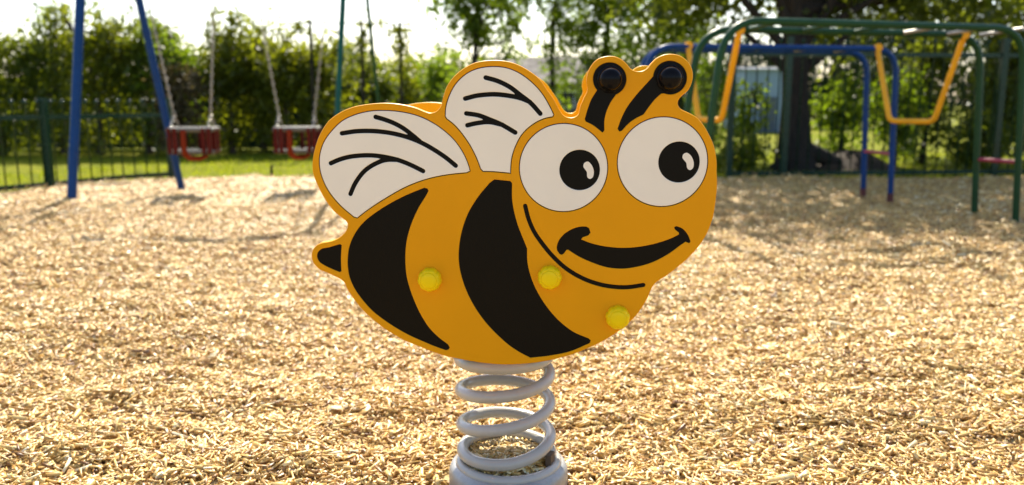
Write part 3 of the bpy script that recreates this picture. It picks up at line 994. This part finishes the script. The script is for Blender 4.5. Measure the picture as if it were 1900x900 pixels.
toddler_swing(-2.715, 7.15, on_beam(-3.16), on_beam(-2.40), 'red cradle swing beside the blue far leg of the swing frame', 0.10)
toddler_swing(-1.865, 7.29, on_beam(-2.28), on_beam(-1.43), 'red cradle swing next to the wing of the bee rider', 0.10)

# ------------------------------------------------------------------ climbing frames


def arch(foot_l, top_l, top_r, foot_r, bend):
    """Bent tube: leg, rounded corner, bar, rounded corner, leg."""
    P = [Vector(foot_l), Vector(top_l), Vector(top_r), Vector(foot_r)]
    pts = [P[0]]
    for k in (1, 2):
        a = (P[k - 1] - P[k]).normalized(); b = (P[k + 1] - P[k]).normalized()
        p0, p2 = P[k] + a * bend, P[k] + b * bend
        for i in range(11):
            u = i / 10
            pts.append(p0 * (1 - u) ** 2 + P[k] * (2 * u * (1 - u)) + p2 * u ** 2)
    pts.append(P[3])
    return pts


def climbing_frame(label, arches, r, mat, bend, rungs, step_z, foot=None):
    t = thing('climbing_frame', label, 'climbing frame', arches[0][3][:2] + (0,), 0, 'low bar climbing frames')
    for a in arches:
        Geo().tube([rel(p, t) for p in arch(*a, bend)], r, 16).build('arch', M[mat], t)
        if foot:
            for p, q in ((a[0], a[1]), (a[3], a[2])):
                p, q = Vector(p), Vector(q)
                d = (q - p).normalized()
                Geo().tube([rel(p, t), rel(p + d * foot, t)], r * 1.12, 16).build('foot', M['maroon'], t)
    A, B = arches[0], arches[1]
    for u in rungs:
        p = Vector(A[1]).lerp(Vector(A[2]), u); q = Vector(B[1]).lerp(Vector(B[2]), u)
        Geo().tube([rel(p, t), rel(q, t)], 0.013, 10).build('rung', M['chain'] if u > 0.65 else M[mat], t)  # right-hand rungs take pale zinc: sun glint on painted tube put into colour
    p, q = Vector(A[3]), Vector(B[3])
    p.z = q.z = step_z
    p.x -= 0.02; q.x -= 0.02
    Geo().tube([rel(p, t), rel(q, t)], 0.0145, 12).build('step', M['step'], t)
    p, q = Vector(A[0]), Vector(B[0])
    p.z = q.z = step_z
    Geo().tube([rel(p, t), rel(q, t)], 0.0145, 12).build('step', M['step'], t)
    return t


climbing_frame('dark green climbing frame with two curved rails nearest the bee head',
               [((1.115, 5.02, -0.05), (1.235, 4.97, 1.255), (3.33, 5.56, 1.255), (3.40, 5.56, -0.05)),
                ((1.03, 5.38, -0.05), (1.165, 5.32, 1.235), (3.20, 5.83, 1.235), (3.27, 5.83, -0.05))],
               0.0225, 'green', 0.24, (0.16, 0.34, 0.52, 0.70, 0.86, 0.995), 0.39)
climbing_frame('blue climbing frame behind the green one with dark red feet',
               [((0.93, 6.22, -0.05), (1.00, 6.24, 1.185), (2.96, 6.56, 1.185), (3.00, 6.56, -0.05)),
                ((0.95, 6.60, -0.05), (1.02, 6.62, 1.185), (2.89, 6.93, 1.185), (2.94, 6.93, -0.05))],
               0.0225, 'blue', 0.20, (0.12, 0.30, 0.48, 0.66, 0.84), 0.38, foot=0.12)


def hanging_loop(label, pts):
    t = thing('hanging_loop', label, 'hanging bar', pts[3], 0, 'amber bars slung between the climbing frames')
    P = [Vector(p) for p in pts]
    out = [P[0]]
    for k in range(1, len(P) - 1):
        a, b = (P[k - 1] - P[k]), (P[k + 1] - P[k])
        d = min(0.05, a.length * 0.45, b.length * 0.45)
        p0, p2 = P[k] + a.normalized() * d, P[k] + b.normalized() * d
        for i in range(7):
            u = i / 6
            out.append(p0 * (1 - u) ** 2 + P[k] * (2 * u * (1 - u)) + p2 * u ** 2)
    out.append(P[-1])
    Geo().tube([rel(p, t) for p in out], 0.0195, 14).build('bar', M['loop_yellow'], t)
    for p in (P[0], P[-1]):
        Geo().tube([rel(p + Vector((0, -0.022, 0.012)), t), rel(p + Vector((0, 0.022, 0.012)), t)], 0.030, 14).build('clamp', M['loop_yellow'], t)


hanging_loop('amber U shaped bar hanging at the right hand ends of the two climbing frames', [(2.80, 6.53, 1.18), (2.785, 6.2, 0.645), (3.00, 5.98, 0.645), (3.06, 5.79, 1.22)])
hanging_loop('amber U shaped bar hanging close to the antenna of the bee', [(1.30, 6.29, 1.18), (1.315, 5.93, 0.665), (1.415, 5.68, 0.665), (1.43, 5.385, 1.22)])

# ------------------------------------------------------------------ fences


def bar_fence(label, line, posts, h, group):
    """Round-topped vertical bar fence along a polyline; posts: distances along it."""
    P = [Vector((x, y, -0.03)) for x, y in line]
    seg = [(P[i + 1] - P[i]).length for i in range(len(P) - 1)]
    tot = sum(seg)
    def at(s):
        for i, L in enumerate(seg):
            if s <= L or i == len(seg) - 1:
                return P[i].lerp(P[i + 1], s / L)
            s -= L
    t = thing('bar_fence', label, 'fence', P[0], 0, group)
    bg = Geo().lathe([(0.0075, 0), (0.0075, h - 0.05), (0.012, h - 0.035), (0.020, h - 0.016), (0.020, h - 0.004), (0.012, h + 0.008), (0.001, h + 0.012)], 8)
    bme = mesh_from('bar', bg.v, bg.f, True)
    bme.materials.append(M['fence'])
    n = int(tot / 0.118)
    for i in range(n):
        p = at(0.04 + (tot - 0.08) * i / (n - 1))
        link('bar', bme, None, t, rel(p, t))
    for z in (0.05, h - 0.15):
        pts = [at(0)]
        acc = 0
        for L in seg:
            acc += L
            pts.append(at(acc))
        for a, b in zip(pts[:-1], pts[1:]):
            d = (b - a)
            c = (a + b) / 2 + Vector((0, 0, z))
            Geo().box(rel(c, t), (d.length, 0.018, 0.042), Matrix.Rotation(math.atan2(d.y, d.x), 3, 'Z')).build('rail', M['fence'], t, smooth=False)
    for s in posts:
        p = at(s)
        Geo().box(rel(p + Vector((0, 0, (h + 0.02) / 2)), t), (0.062, 0.062, h + 0.04)).build('post', M['fence'], t, smooth=False)
    return t


bar_fence('dark green bar fence running beside the lawn past the blue swing legs', [(-6.3, 4.35), (-5.15, 6.33), (-4.34, 7.80), (-3.98, 8.52), (-3.62, 8.90)], (0.05, 2.28, 3.97, 5.28), 0.82, 'green bar fences round the playground')
bar_fence('dark green bar fence behind the climbing frames and in front of the broad tree', [(2.29, 8.88), (2.9, 8.93), (5.3, 9.16), (8.4, 9.42)], (0.02, 0.62, 3.02, 5.1), 1.45, 'green bar fences round the playground')

# short stake in the grass
t = thing('stake', 'short dark stake standing in the grass under the second red swing', 'stake', (-2.60, 9.0, -0.03))
Geo().lathe([(0.018, 0), (0.016, 0.10), (0.010, 0.135), (0.002, 0.14)], 10).build('shaft', M['bark_dark'], t)

# ------------------------------------------------------------------ trees, hedges


def leaves_mesh(name, blobs, n, size, seed, per=26, spread=0.10, shell=0.35, up=0.25):
    """Leaf-shaped quads in sprays spread through ellipsoids (cx, cy, cz, rx, ry, rz, weight)."""
    rng = np.random.default_rng(seed)
    w = np.array([b[6] if len(b) > 6 else b[3] * b[4] * b[5] for b in blobs], float)
    w /= w.sum()
    nc = max(1, n // per)
    which = rng.choice(len(blobs), nc, p=w)
    B = np.array([b[:6] for b in blobs], float)[which]
    d = rng.normal(0, 1, (nc, 3)); d /= np.linalg.norm(d, axis=1)[:, None]
    r = rng.uniform(shell ** 3, 1, nc) ** (1 / 3)
    C = B[:, :3] + d * r[:, None] * B[:, 3:6]
    ctone = np.clip(rng.normal(0.5, 0.2, nc), 0, 1)
    P = np.repeat(C, per, 0) + rng.normal(0, 1, (nc * per, 3)) * spread * np.repeat(rng.uniform(0.5, 1.3, nc), per)[:, None]
    tone = np.clip(np.repeat(ctone, per) + rng.normal(0, 0.16, nc * per), 0, 1)
    k = P[:, 2] > 0.02
    P, tone = P[k], tone[k]
    m = len(P)
    a = rng.normal(0, 1, (m, 3)); a[:, 2] -= 0.35
    a /= np.linalg.norm(a, axis=1)[:, None]
    nn = rng.normal(0, 1, (m, 3)); nn[:, 2] += up * 2
    b = np.cross(nn, a); b /= np.linalg.norm(b, axis=1)[:, None] + 1e-9
    s = size * rng.uniform(0.6, 1.3, m)[:, None]
    wd = s * rng.uniform(0.45, 0.7, m)[:, None]
    v = np.stack([P - a * s * 0.5, P + b * wd * 0.5 - a * s * 0.05, P + a * s * 0.5, P - b * wd * 0.5 - a * s * 0.05], 1).reshape(-1, 3)
    me = quads_mesh(name, v, np.arange(m * 4).reshape(-1, 4))
    at = me.attributes.new('tone', 'FLOAT', 'POINT')
    at.data.foreach_set('value', np.repeat(tone, 4).astype(np.float32))
    return me


def limb(g, a, b, r0, r1, rng, bend=0.12, seg=8, n=6):
    a, b = Vector(a), Vector(b)
    L = (b - a).length
    off = Vector((rng.uniform(-1, 1), rng.uniform(-1, 1), rng.uniform(-0.3, 0.6))) * bend * L
    pts = [a.lerp(b, i / n) + off * math.sin(math.pi * i / n) for i in range(n + 1)]
    g.tube(pts, [r0 + (r1 - r0) * i / n for i in range(n + 1)], seg)
    return pts


def tree(name, cat, label, x, y, trunk, blobs, n, size, leaf, seed, r=0.04, limbs=6, barkm='bark', group=None, spread=0.10, per=26, shell=0.35, extra=None, flare=1.5, taper=None):
    """trunk: list of (dx, dy, z) points; blobs relative to the base."""
    t = thing(name, label, cat, (x, y, -0.03), 0, group)
    rng = random.Random(seed)
    g = Geo()
    tp = [Vector(p) for p in trunk]
    k = len(tp)
    rr = taper or [r * (flare if i == 0 else 1.0 - 0.55 * i / (k - 1)) for i in range(k)]
    g.tube(tp, rr, 12)
    for i in range(limbs):
        b = blobs[i % len(blobs)]
        u = 0.45 + 0.5 * rng.random()
        j = min(int(u * (k - 1)), k - 2)
        a = tp[j].lerp(tp[j + 1], u * (k - 1) - j)
        c = Vector((b[0] + rng.uniform(-.6, .6) * b[3], b[1] + rng.uniform(-.6, .6) * b[4], b[2] + rng.uniform(-.2, .8) * b[5]))
        pp = limb(g, a, c, r * 0.4, r * 0.10, rng)
        for q in range(2):
            c2 = c + Vector((rng.uniform(-.5, .5) * b[3], rng.uniform(-.5, .5) * b[4], rng.uniform(-.1, .5) * b[5]))
            limb(g, pp[3 + q], c2, r * 0.2, r * 0.06, rng, seg=6, n=4)
    if extra:
        for a, b, r0, r1 in extra:
            limb(g, a, b, r0, r1, rng, 0.06, 10, 8)
    g.build('trunk', M[barkm], t, angle=70)
    link('crown', leaves_mesh('crown', blobs, n, size, seed, per=per, spread=spread, shell=shell), M[leaf], t)
    return t


def spires(rng, w, z0, z1, n):
    """Narrow upright shoots on top of a clipped hedge tree."""
    return [(rng.uniform(-w, w), rng.uniform(-.3, .3), z0 + (z1 - z0) * rng.uniform(0.2, 0.75), 0.07, 0.07, (z1 - z0) * 0.5, 0.012) for _ in range(n)]


HG = 'hedge trees behind the green fence'
hedge = [  # x, y, half width, solid top, shoot top, leaf, label
    (-8.6, 12.9, 0.55, 1.85, 2.15, 'leaf_hedge', 'bushy hedge tree at the outer end of the row beyond the green fence'),
    (-7.75, 12.7, 0.52, 1.75, 2.25, 'leaf_hedge', 'green hedge tree with thin shoots, two trees out from the thick blue leg'),
    (-7.0, 13.1, 0.55, 1.85, 2.35, 'leaf_hedge', 'green hedge tree with a tall pointed shoot next to the thick blue leg'),
    (-6.3, 12.8, 0.50, 1.85, 2.2, 'leaf_yellow', 'yellowish hedge tree directly behind the thick blue swing leg'),
    (-5.65, 13.0, 0.48, 1.85, 2.15, 'leaf_hedge', 'green hedge tree with gaps of sky, between the two blue swing legs'),
    (-5.15, 12.8, 0.36, 1.60, 1.95, 'leaf_fresh', 'fresh green hedge tree behind the chain of the first red swing'),
]
for k, (x, y, w, zt, zs, lf, lb) in enumerate(hedge):
    rng = random.Random(100 + k)
    bl = [(0, 0, zt * 0.72, w, 0.5, zt * 0.30, 0.40), (0, 0, zt * 0.31, w * 1.0, 0.45, zt * 0.33, 0.36), (rng.uniform(-.2, .2), 0, zt * 0.86, w * 0.8, 0.4, zt * 0.17, 0.22)] + spires(rng, w, zt * 0.9, zs, 7)
    tree('hedge_tree', 'hedge tree', lb, x, y, [(0, 0, 0), (0.02, 0, 0.5), (-0.02, 0, 1.1), (0.02, 0, zt)], bl, 4900, 0.085, lf, 200 + k, r=0.05, limbs=9, group=HG, spread=0.11)

tree('shrub', 'shrub', 'brown leaved shrub behind the right chain of the first red swing', -4.85, 12.3, [(0, 0, 0), (0, 0, 0.6), (0.05, 0, 1.2)], [(0, 0, 0.85, 0.36, 0.3, 0.5, 1), (0.0, 0, 0.4, 0.38, 0.3, 0.35, .5)], 2600, 0.075, 'leaf_brown', 240, r=0.03)
mid = [
    (-4.38, 13.1, 0.33, 1.95, 2.2, 'leaf_yellow', 'slim upright yellow green tree beside the brown leaved shrub'),
    (-3.98, 13.4, 0.36, 1.95, 2.15, 'leaf_yellow', 'slim yellow green tree standing between the two red swings'),
    (-3.5, 13.0, 0.46, 1.80, 1.95, 'leaf_yellow', 'yellow leaved bushy tree behind the left chain of the second red swing'),
    (-2.98, 13.2, 0.46, 1.60, 1.75, 'leaf_yellow', 'broad yellow green tree behind the right chain of the second red swing'),
    (-2.35, 13.8, 0.45, 1.42, 1.6, 'leaf_hedge', 'dull green tree behind the teal leg of the swing frame'),
]
for k, (x, y, w, zt, zs, lf, lb) in enumerate(mid):
    rng = random.Random(300 + k)
    bl = [(rng.uniform(-.08, .08), 0, zt * 0.70, w, 0.4, zt * 0.27, 0.4), (rng.uniform(-.12, .12), 0, zt * 0.34, w * 0.95, 0.35, zt * 0.33, 0.36), (rng.uniform(-.2, .2), -.1, zt * rng.uniform(.55, .85), w * .6, 0.3, zt * 0.16, 0.16)] + spires(rng, w * 0.8, zt * 0.9, zs, 4)
    tree('young_tree', 'tree', lb, x, y, [(0, 0, 0), (0.02, 0, 0.5), (-0.02, 0, 1.1), (0.02, 0, zt)], bl, 4500, 0.085, lf, 320 + k, r=0.04, limbs=8, group='young trees behind the swings', spread=0.10)

# vine on a wire between posts
t = thing('trellis', 'vine covered wire trellis on thin posts behind the green swing legs', 'trellis', (-2.3, 12.4, -0.03))
for x, h in ((-0.62, 1.97), (0.12, 1.95), (0.68, 1.93)):
    Geo().tube([(x, 0, 0), (x, 0, h)], 0.022, 10).build('post', M['bark_dark'], t)
Geo().tube([(-0.95, 0, 1.93), (0.9, 0, 1.91)], 0.010, 8).build('wire', M['bark_dark'], t)
link('vine', leaves_mesh('vine', [(-0.75, 0, 1.85, 0.14, 0.05, 0.08, .3), (0.12, 0, 1.6, 0.07, 0.07, 0.3, .4), (0.68, 0, 1.45, 0.10, 0.08, 0.42, .5), (0.72, 0, 1.80, 0.22, 0.06, 0.08, .3), (0.35, 0, 1.9, 0.35, 0.04, 0.04, .15), (-0.3, 0, 1.0, 0.5, .1, .5, .3)], 1100, 0.07, 360, per=12, spread=0.06), M['leaf_yellow'], t)

CB = 'bushes behind the wings of the bee'
for k, (x, y, w, zt, lf, lb) in enumerate([
    (-2.15, 15.0, 0.50, 1.50, 'leaf_yellow', 'yellow green bush to the right of the green swing legs'),
    (-1.50, 15.6, 0.52, 1.55, 'leaf_fresh', 'light green bush just left of the upper wing of the bee'),
    (-0.85, 14.6, 0.42, 1.25, 'leaf_fresh', 'fresh green bush peeping over the lower wing beside the upper wing'),
    (1.45, 12.6, 0.40, 1.35, 'leaf_hedge', 'green bush behind the gap between upper wing and antenna'),
]):
    bl = [(0, 0, zt * 0.62, w, 0.4, zt * 0.36, 0.6), (-.1, 0, zt * 0.3, w, 0.4, zt * 0.3, 0.4), (.2, 0, zt * 0.85, w * 0.5, 0.3, zt * 0.16, 0.15)]
    tree('bush', 'bush', lb, x, y, [(0, 0, 0), (0, 0, 0.4), (0.05, 0, zt * 0.8)], bl, 3600, 0.085, lf, 400 + k, r=0.03, limbs=8, group=CB, spread=0.11)

tree('tree', 'tree', 'round crowned tree with a sparse lower crown behind the upper wing of the bee', -0.62, 14.0, [(0, 0, 0), (0.03, 0, 0.7), (0.0, 0, 1.4), (0.05, 0, 2.1), (0.0, 0, 2.7)],
     [(-0.25, 0, 2.35, 0.62, 0.55, 0.42, .5), (0.30, 0, 2.30, 0.60, 0.55, 0.46, .5), (0.05, 0, 2.75, 0.6, 0.5, 0.35, .3), (-0.3, 0, 1.75, 0.5, 0.4, 0.35, .13), (0.45, 0, 1.7, 0.45, 0.4, 0.35, .13)],
     4200, 0.09, 'leaf_fresh', 450, r=0.055, limbs=14, barkm='bark_dark', spread=0.10)
tree('tree', 'tree', 'thin stemmed leafy tree behind the gap between the upper wing and the antenna', 0.66, 14.2, [(0, 0, 0), (0.02, 0, 0.8), (0.0, 0, 1.6), (0.05, 0, 2.4), (0.1, 0, 3.0)],
     [(0.0, 0, 2.65, 0.55, 0.5, 0.5, .45), (0.35, 0, 2.2, 0.5, 0.4, 0.5, .3), (0.1, 0, 1.6, 0.45, 0.4, 0.5, .12), (0.05, 0, 1.0, 0.25, 0.3, 0.45, .10)],
     3000, 0.085, 'leaf_fresh', 452, r=0.05, limbs=12, barkm='bark_dark', spread=0.10)
tree('tree', 'tree', 'tall yellowish tree rising above the rear antenna of the bee', 1.55, 14.0, [(0, 0, 0), (0.02, 0, 0.8), (-0.03, 0, 1.6), (0.05, 0, 2.4), (0.0, 0, 3.2)],
     [(0.0, 0, 2.7, 0.7, 0.6, 0.6, .45), (0.1, 0, 1.95, 0.62, 0.5, 0.55, .32), (-0.1, 0, 1.1, 0.5, 0.4, 0.55, .25)],
     5200, 0.09, 'leaf_fresh', 454, r=0.06, limbs=14, barkm='bark_dark', spread=0.11)
tree('tree', 'tree', 'leafy tree filling the space above the left ends of the climbing frames', 2.5, 13.0, [(0, 0, 0), (0.02, 0, 0.8), (-0.03, 0, 1.6), (0.05, 0, 2.4), (0.0, 0, 3.2)],
     [(0.0, 0, 2.7, 0.75, 0.6, 0.7, .45), (-0.1, 0, 1.8, 0.6, 0.5, 0.5, .28), (0.3, 0, 1.2, 0.4, 0.4, 0.5, .1)],
     5200, 0.09, 'leaf_fresh', 456, r=0.06, limbs=14, barkm='bark_dark', spread=0.11)

# the broad shade tree behind the climbing frames
tree('broad_tree', 'tree', 'broad dark trunked tree with a flared foot shading the climbing frames', 3.36, 9.95,
     [(0.02, 0, -0.1), (0.0, 0, 0.25), (-0.02, 0, 0.8), (-0.06, 0, 1.4), (-0.10, 0.05, 2.1), (-0.05, 0.1, 3.0), (0.1, 0.1, 4.2), (0.1, 0.1, 5.2)],
     [(0, 0.3, 4.6, 2.6, 2.3, 1.2, .55), (-1.5, -0.2, 3.5, 1.3, 1.6, 0.9, .30), (1.7, 0, 3.5, 1.5, 1.7, 0.9, .34), (0.2, -1.2, 3.3, 1.6, 1.0, 0.7, .22), (0, 1.3, 3.3, 2.4, 0.9, 1.0, .26),
      (-1.35, 0.6, 2.15, 0.9, 0.9, 0.55, .16), (-0.5, 0.6, 2.3, 0.8, 0.8, 0.5, .12), (0.9, 0.5, 2.2, 0.8, 0.8, 0.5, .13), (2.0, 0.4, 2.1, 0.9, 0.9, 0.6, .18), (0.55, 0.8, 1.7, 0.5, 0.5, 0.35, .05)],
     24000, 0.11, 'leaf_big', 500, r=0.235, limbs=26, barkm='bark_dark', spread=0.17, per=22, taper=[0.30, 0.205, 0.155, 0.145, 0.085, 0.07, 0.05, 0.03],
     extra=[((-0.06, 0, 1.9), (-1.5, -0.3, 3.0), 0.05, 0.02), ((-0.03, 0, 1.5), (1.5, -0.3, 2.5), 0.045, 0.02), ((-0.06, 0, 1.32), (-1.0, -0.1, 2.3), 0.065, 0.03), ((-0.05, 0, 1.1), (-0.75, 0.2, 1.75), 0.06, 0.02), ((0.0, 0, 1.15), (0.75, 0.1, 1.75), 0.07, 0.02), ((-0.03, 0, 1.35), (0.62, -0.1, 2.6), 0.07, 0.03), ((-0.08, 0.0, 1.4), (-0.42, -0.1, 3.0), 0.08, 0.03),
            ((0.05, 0, 0.25), (0.75, -0.1, -0.02), 0.14, 0.03), ((-0.02, 0, 0.2), (-0.4, -0.15, -0.03), 0.10, 0.03), ((0.05, 0.05, 0.15), (0.5, 0.3, -0.04), 0.12, 0.04)])
# earth heaped against the tree foot
g = Geo()
for j in range(7):
    for i in range(24):
        a = 2 * math.pi * i / 24; q = j / 6
        w = 1 + 0.12 * math.sin(3 * a + 1) + 0.08 * math.sin(7 * a)
        g.v.append((4.05 + 0.62 * q * w * math.cos(a), 10.05 + 0.42 * q * w * math.sin(a), -0.04 + 0.24 * (1 - q * q) ** 1.5 + 0.015 * math.sin(9 * a + 5 * q)))
for j in range(6):
    for i in range(24):
        g.f.append((j * 24 + i, (j + 1) * 24 + i, (j + 1) * 24 + (i + 1) % 24, j * 24 + (i + 1) % 24))
o = g.build('earth_mound', M['earth'])
o['kind'] = 'structure'

SB = 'shrubs along the fence behind the climbing frames'
for k, (x, y, w, zt, lf, n, lb) in enumerate([
    (2.42, 10.2, 0.24, 1.25, 'leaf_fresh', 800, 'thin leafy sapling between the bee and the broad tree trunk'),
    (2.95, 10.5, 0.22, 1.05, 'leaf_fresh', 700, 'pale green sapling just left of the broad tree trunk'),
    (2.65, 9.7, 0.35, 0.32, 'leaf_hedge', 900, 'low green shrub at the foot of the fence left of the broad tree'),
    (4.15, 10.6, 0.33, 1.15, 'leaf_fresh', 1700, 'sunlit light green shrub just right of the broad tree trunk'),
    (4.75, 10.4, 0.38, 1.10, 'leaf_fresh', 1900, 'many stemmed green shrub behind the blue legs'),
    (5.35, 10.9, 0.42, 1.55, 'leaf_big', 2600, 'tall olive green shrub behind the right amber bar'),
    (5.55, 10.0, 0.36, 0.55, 'leaf_hedge', 1500, 'low leafy shrub at the fence below the right amber bar'),
    (6.05, 10.4, 0.45, 1.60, 'leaf_hedge', 3600, 'dense green shrub beside the right legs of the green climbing frame'),
]):
    bl = [(0, 0, zt * 0.66, w, 0.3, zt * 0.34, 0.6), (0, 0, zt * 0.28, w * 0.7, 0.3, zt * 0.28, 0.22), (.05, 0, zt * 0.9, w * 0.5, 0.2, zt * 0.15, 0.15)]
    tree('shrub', 'shrub', lb, x, y, [(0, 0, 0), (0.03, 0, zt * 0.35), (0.0, 0, zt * 0.8)], bl, n, 0.075, lf, 520 + k, r=0.032 if zt > .6 else 0.015, limbs=9, barkm='bark_dark', group=SB, spread=0.09)
tree('evergreen', 'tree', 'dark dense evergreen at the far end of the fence beside the green legs', 6.85, 10.9, [(0, 0, 0), (0, 0, 0.8), (0.05, 0, 2.0), (0, 0, 3.0)],
     [(0, 0, 0.8, 0.75, 0.6, 0.8, .5), (0.1, 0, 1.7, 0.8, 0.6, 0.8, .5), (0, 0, 2.7, 0.8, 0.6, 0.7, .4)], 9500, 0.08, 'leaf_dark', 560, r=0.09, limbs=12, barkm='bark_dark', spread=0.12)
tree('evergreen', 'tree', 'dark evergreen with drooping sprays above the right ends of the climbing frames', 5.9, 12.6, [(0, 0, 0), (0, 0, 0.8), (0.05, 0, 2.0), (0, 0, 3.4)],
     [(0, 0, 2.4, 0.9, 0.7, 0.7, .5), (0.2, 0, 3.2, 0.8, 0.6, 0.7, .4), (-0.2, 0, 1.5, 0.5, 0.5, 0.5, .2)], 7000, 0.085, 'leaf_dark', 562, r=0.09, limbs=12, barkm='bark_dark', spread=0.13)

# court fence with windbreak mesh behind the hedge
t = thing('mesh_fence', 'tall dark green fence with windbreak mesh behind the hedge and the young trees', 'fence', (-10.8, 14.25, -0.03))
for i in range(7):
    x0 = i * 1.32
    rng = random.Random(900 + i)
    Geo().box((x0, 0, 0.66), (0.06, 0.06, 1.32)).build('post', M['fence'], t, smooth=False)
    if i < 6:
        Geo().box((x0 + 0.66, 0.01, 0.61), (1.24, 0.012, 1.20)).build('panel', M['windbreak'], t, smooth=False)
        Geo().box((x0 + 0.66, 0, 1.24), (1.26, 0.03, 0.03)).build('rail', M['fence'], t, smooth=False)

# trees beyond the far field
FT = 'trees at the far side of the field'
far = [(-11.5, 24, 2.6, 'outermost'), (-8.2, 25, 2.5, 'b'), (-5.2, 24, 2.3, 'c'), (-2.2, 26, 2.2, 'd'), (4.2, 27, 2.5, 'e'), (7.0, 27, 2.7, 'f'), (9.6, 25, 2.9, 'g'), (12.0, 26, 3.2, 'h'), (14.6, 25, 3.4, 'i')]
flab = ['far green tree beyond the field, glimpsed through the hedge at the edge of the photo', 'far green tree glimpsed behind the thick blue swing leg', 'far green tree glimpsed behind the first red swing', 'far green tree showing low beside the green swing legs',
        'far green tree glimpsed between the bee and the broad tree', 'far green tree glimpsed directly behind the broad trunk', 'far green tree glimpsed behind the blue climbing frame legs', 'far green tree glimpsed behind the right amber bar', 'far green tree glimpsed behind the right green legs']
for k, (x, y, zt, _) in enumerate(far):
    bl = [(0, 0, zt * 0.62, 1.75, 0.9, zt * 0.40, .5), (0, 0, zt * 0.25, 1.75, 0.8, zt * 0.25, .5)]
    tree('far_tree', 'tree', flab[k], x, y, [(0, 0, 0), (0, 0, zt * .4), (0, 0, zt * .9)], bl, 5600, 0.17, 'leaf_hedge' if k in (1, 3) else 'leaf_dark', 600 + k, r=0.12, limbs=8, group=FT, spread=0.22)

# ------------------------------------------------------------------ buildings beyond the field
M['render'] = painted('grey_render', (0.20, 0.18, 0.16), 0.9, 0.12, 2)
M['roof'] = painted('brown_roof', (0.10, 0.082, 0.072), 0.8, 0.2, 3)
M['pane'] = painted('dark_glass', (0.03, 0.035, 0.04), 0.1, 0.1, 2)
M['frame_white'] = painted('white_frame', (0.7, 0.7, 0.68), 0.5)
M['blue_roof'] = painted('slate_blue_roof', (0.09, 0.11, 0.14), 0.85, 0.08, 2)
M['pale_blue'] = painted('pale_blue_cladding', (0.22, 0.31, 0.44), 0.6, 0.08, 2)
t = thing('house', 'low grey brown house showing between the upper wing and the antenna', 'house', (1.1, 31, -0.03))
Geo().box((0, 1.5, 0.72), (5.6, 3.0, 1.44)).build('wall', M['render'], t, smooth=False)
Geo().add([(-3.0, -0.25, 1.42), (3.0, -0.25, 1.42), (3.0, 3.25, 1.42), (-3.0, 3.25, 1.42), (-2.6, 1.5, 2.45), (2.6, 1.5, 2.45)],
          [(0, 1, 5, 4), (2, 3, 4, 5), (1, 2, 5), (3, 0, 4), (3, 2, 1, 0)]).build('roof', M['roof'], t, smooth=False)
for x in (-1.9, -0.5, 0.9, 2.0):
    w = Geo().box((x, -0.02, 0.85), (0.62, 0.06, 0.62)).build('window', M['frame_white'], t, smooth=False)
    Geo().box((x, -0.06, 0.85), (0.50, 0.03, 0.50)).build('pane', M['pane'], w, smooth=False)
t = thing('shed', 'blue grey shed glimpsed left of the broad tree trunk', 'shed', (6.42, 21.5, -0.03))
Geo().box((0, 1.0, 0.80), (0.95, 2.0, 1.60)).build('wall', M['pale_blue'], t, smooth=False)
Geo().add([(-0.55, -0.1, 1.59), (0.55, -0.1, 1.59), (0.55, 2.1, 1.59), (-0.55, 2.1, 1.59), (-0.55, 1.0, 1.68), (0.55, 1.0, 1.68)],
          [(0, 1, 5, 4), (2, 3, 4, 5), (1, 2, 5), (3, 0, 4), (3, 2, 1, 0)]).build('roof', M['blue_roof'], t, smooth=False)
Geo().box((0.1, -0.02, 0.45), (0.42, 0.05, 0.9)).build('door', M['blue_roof'], t, smooth=False)
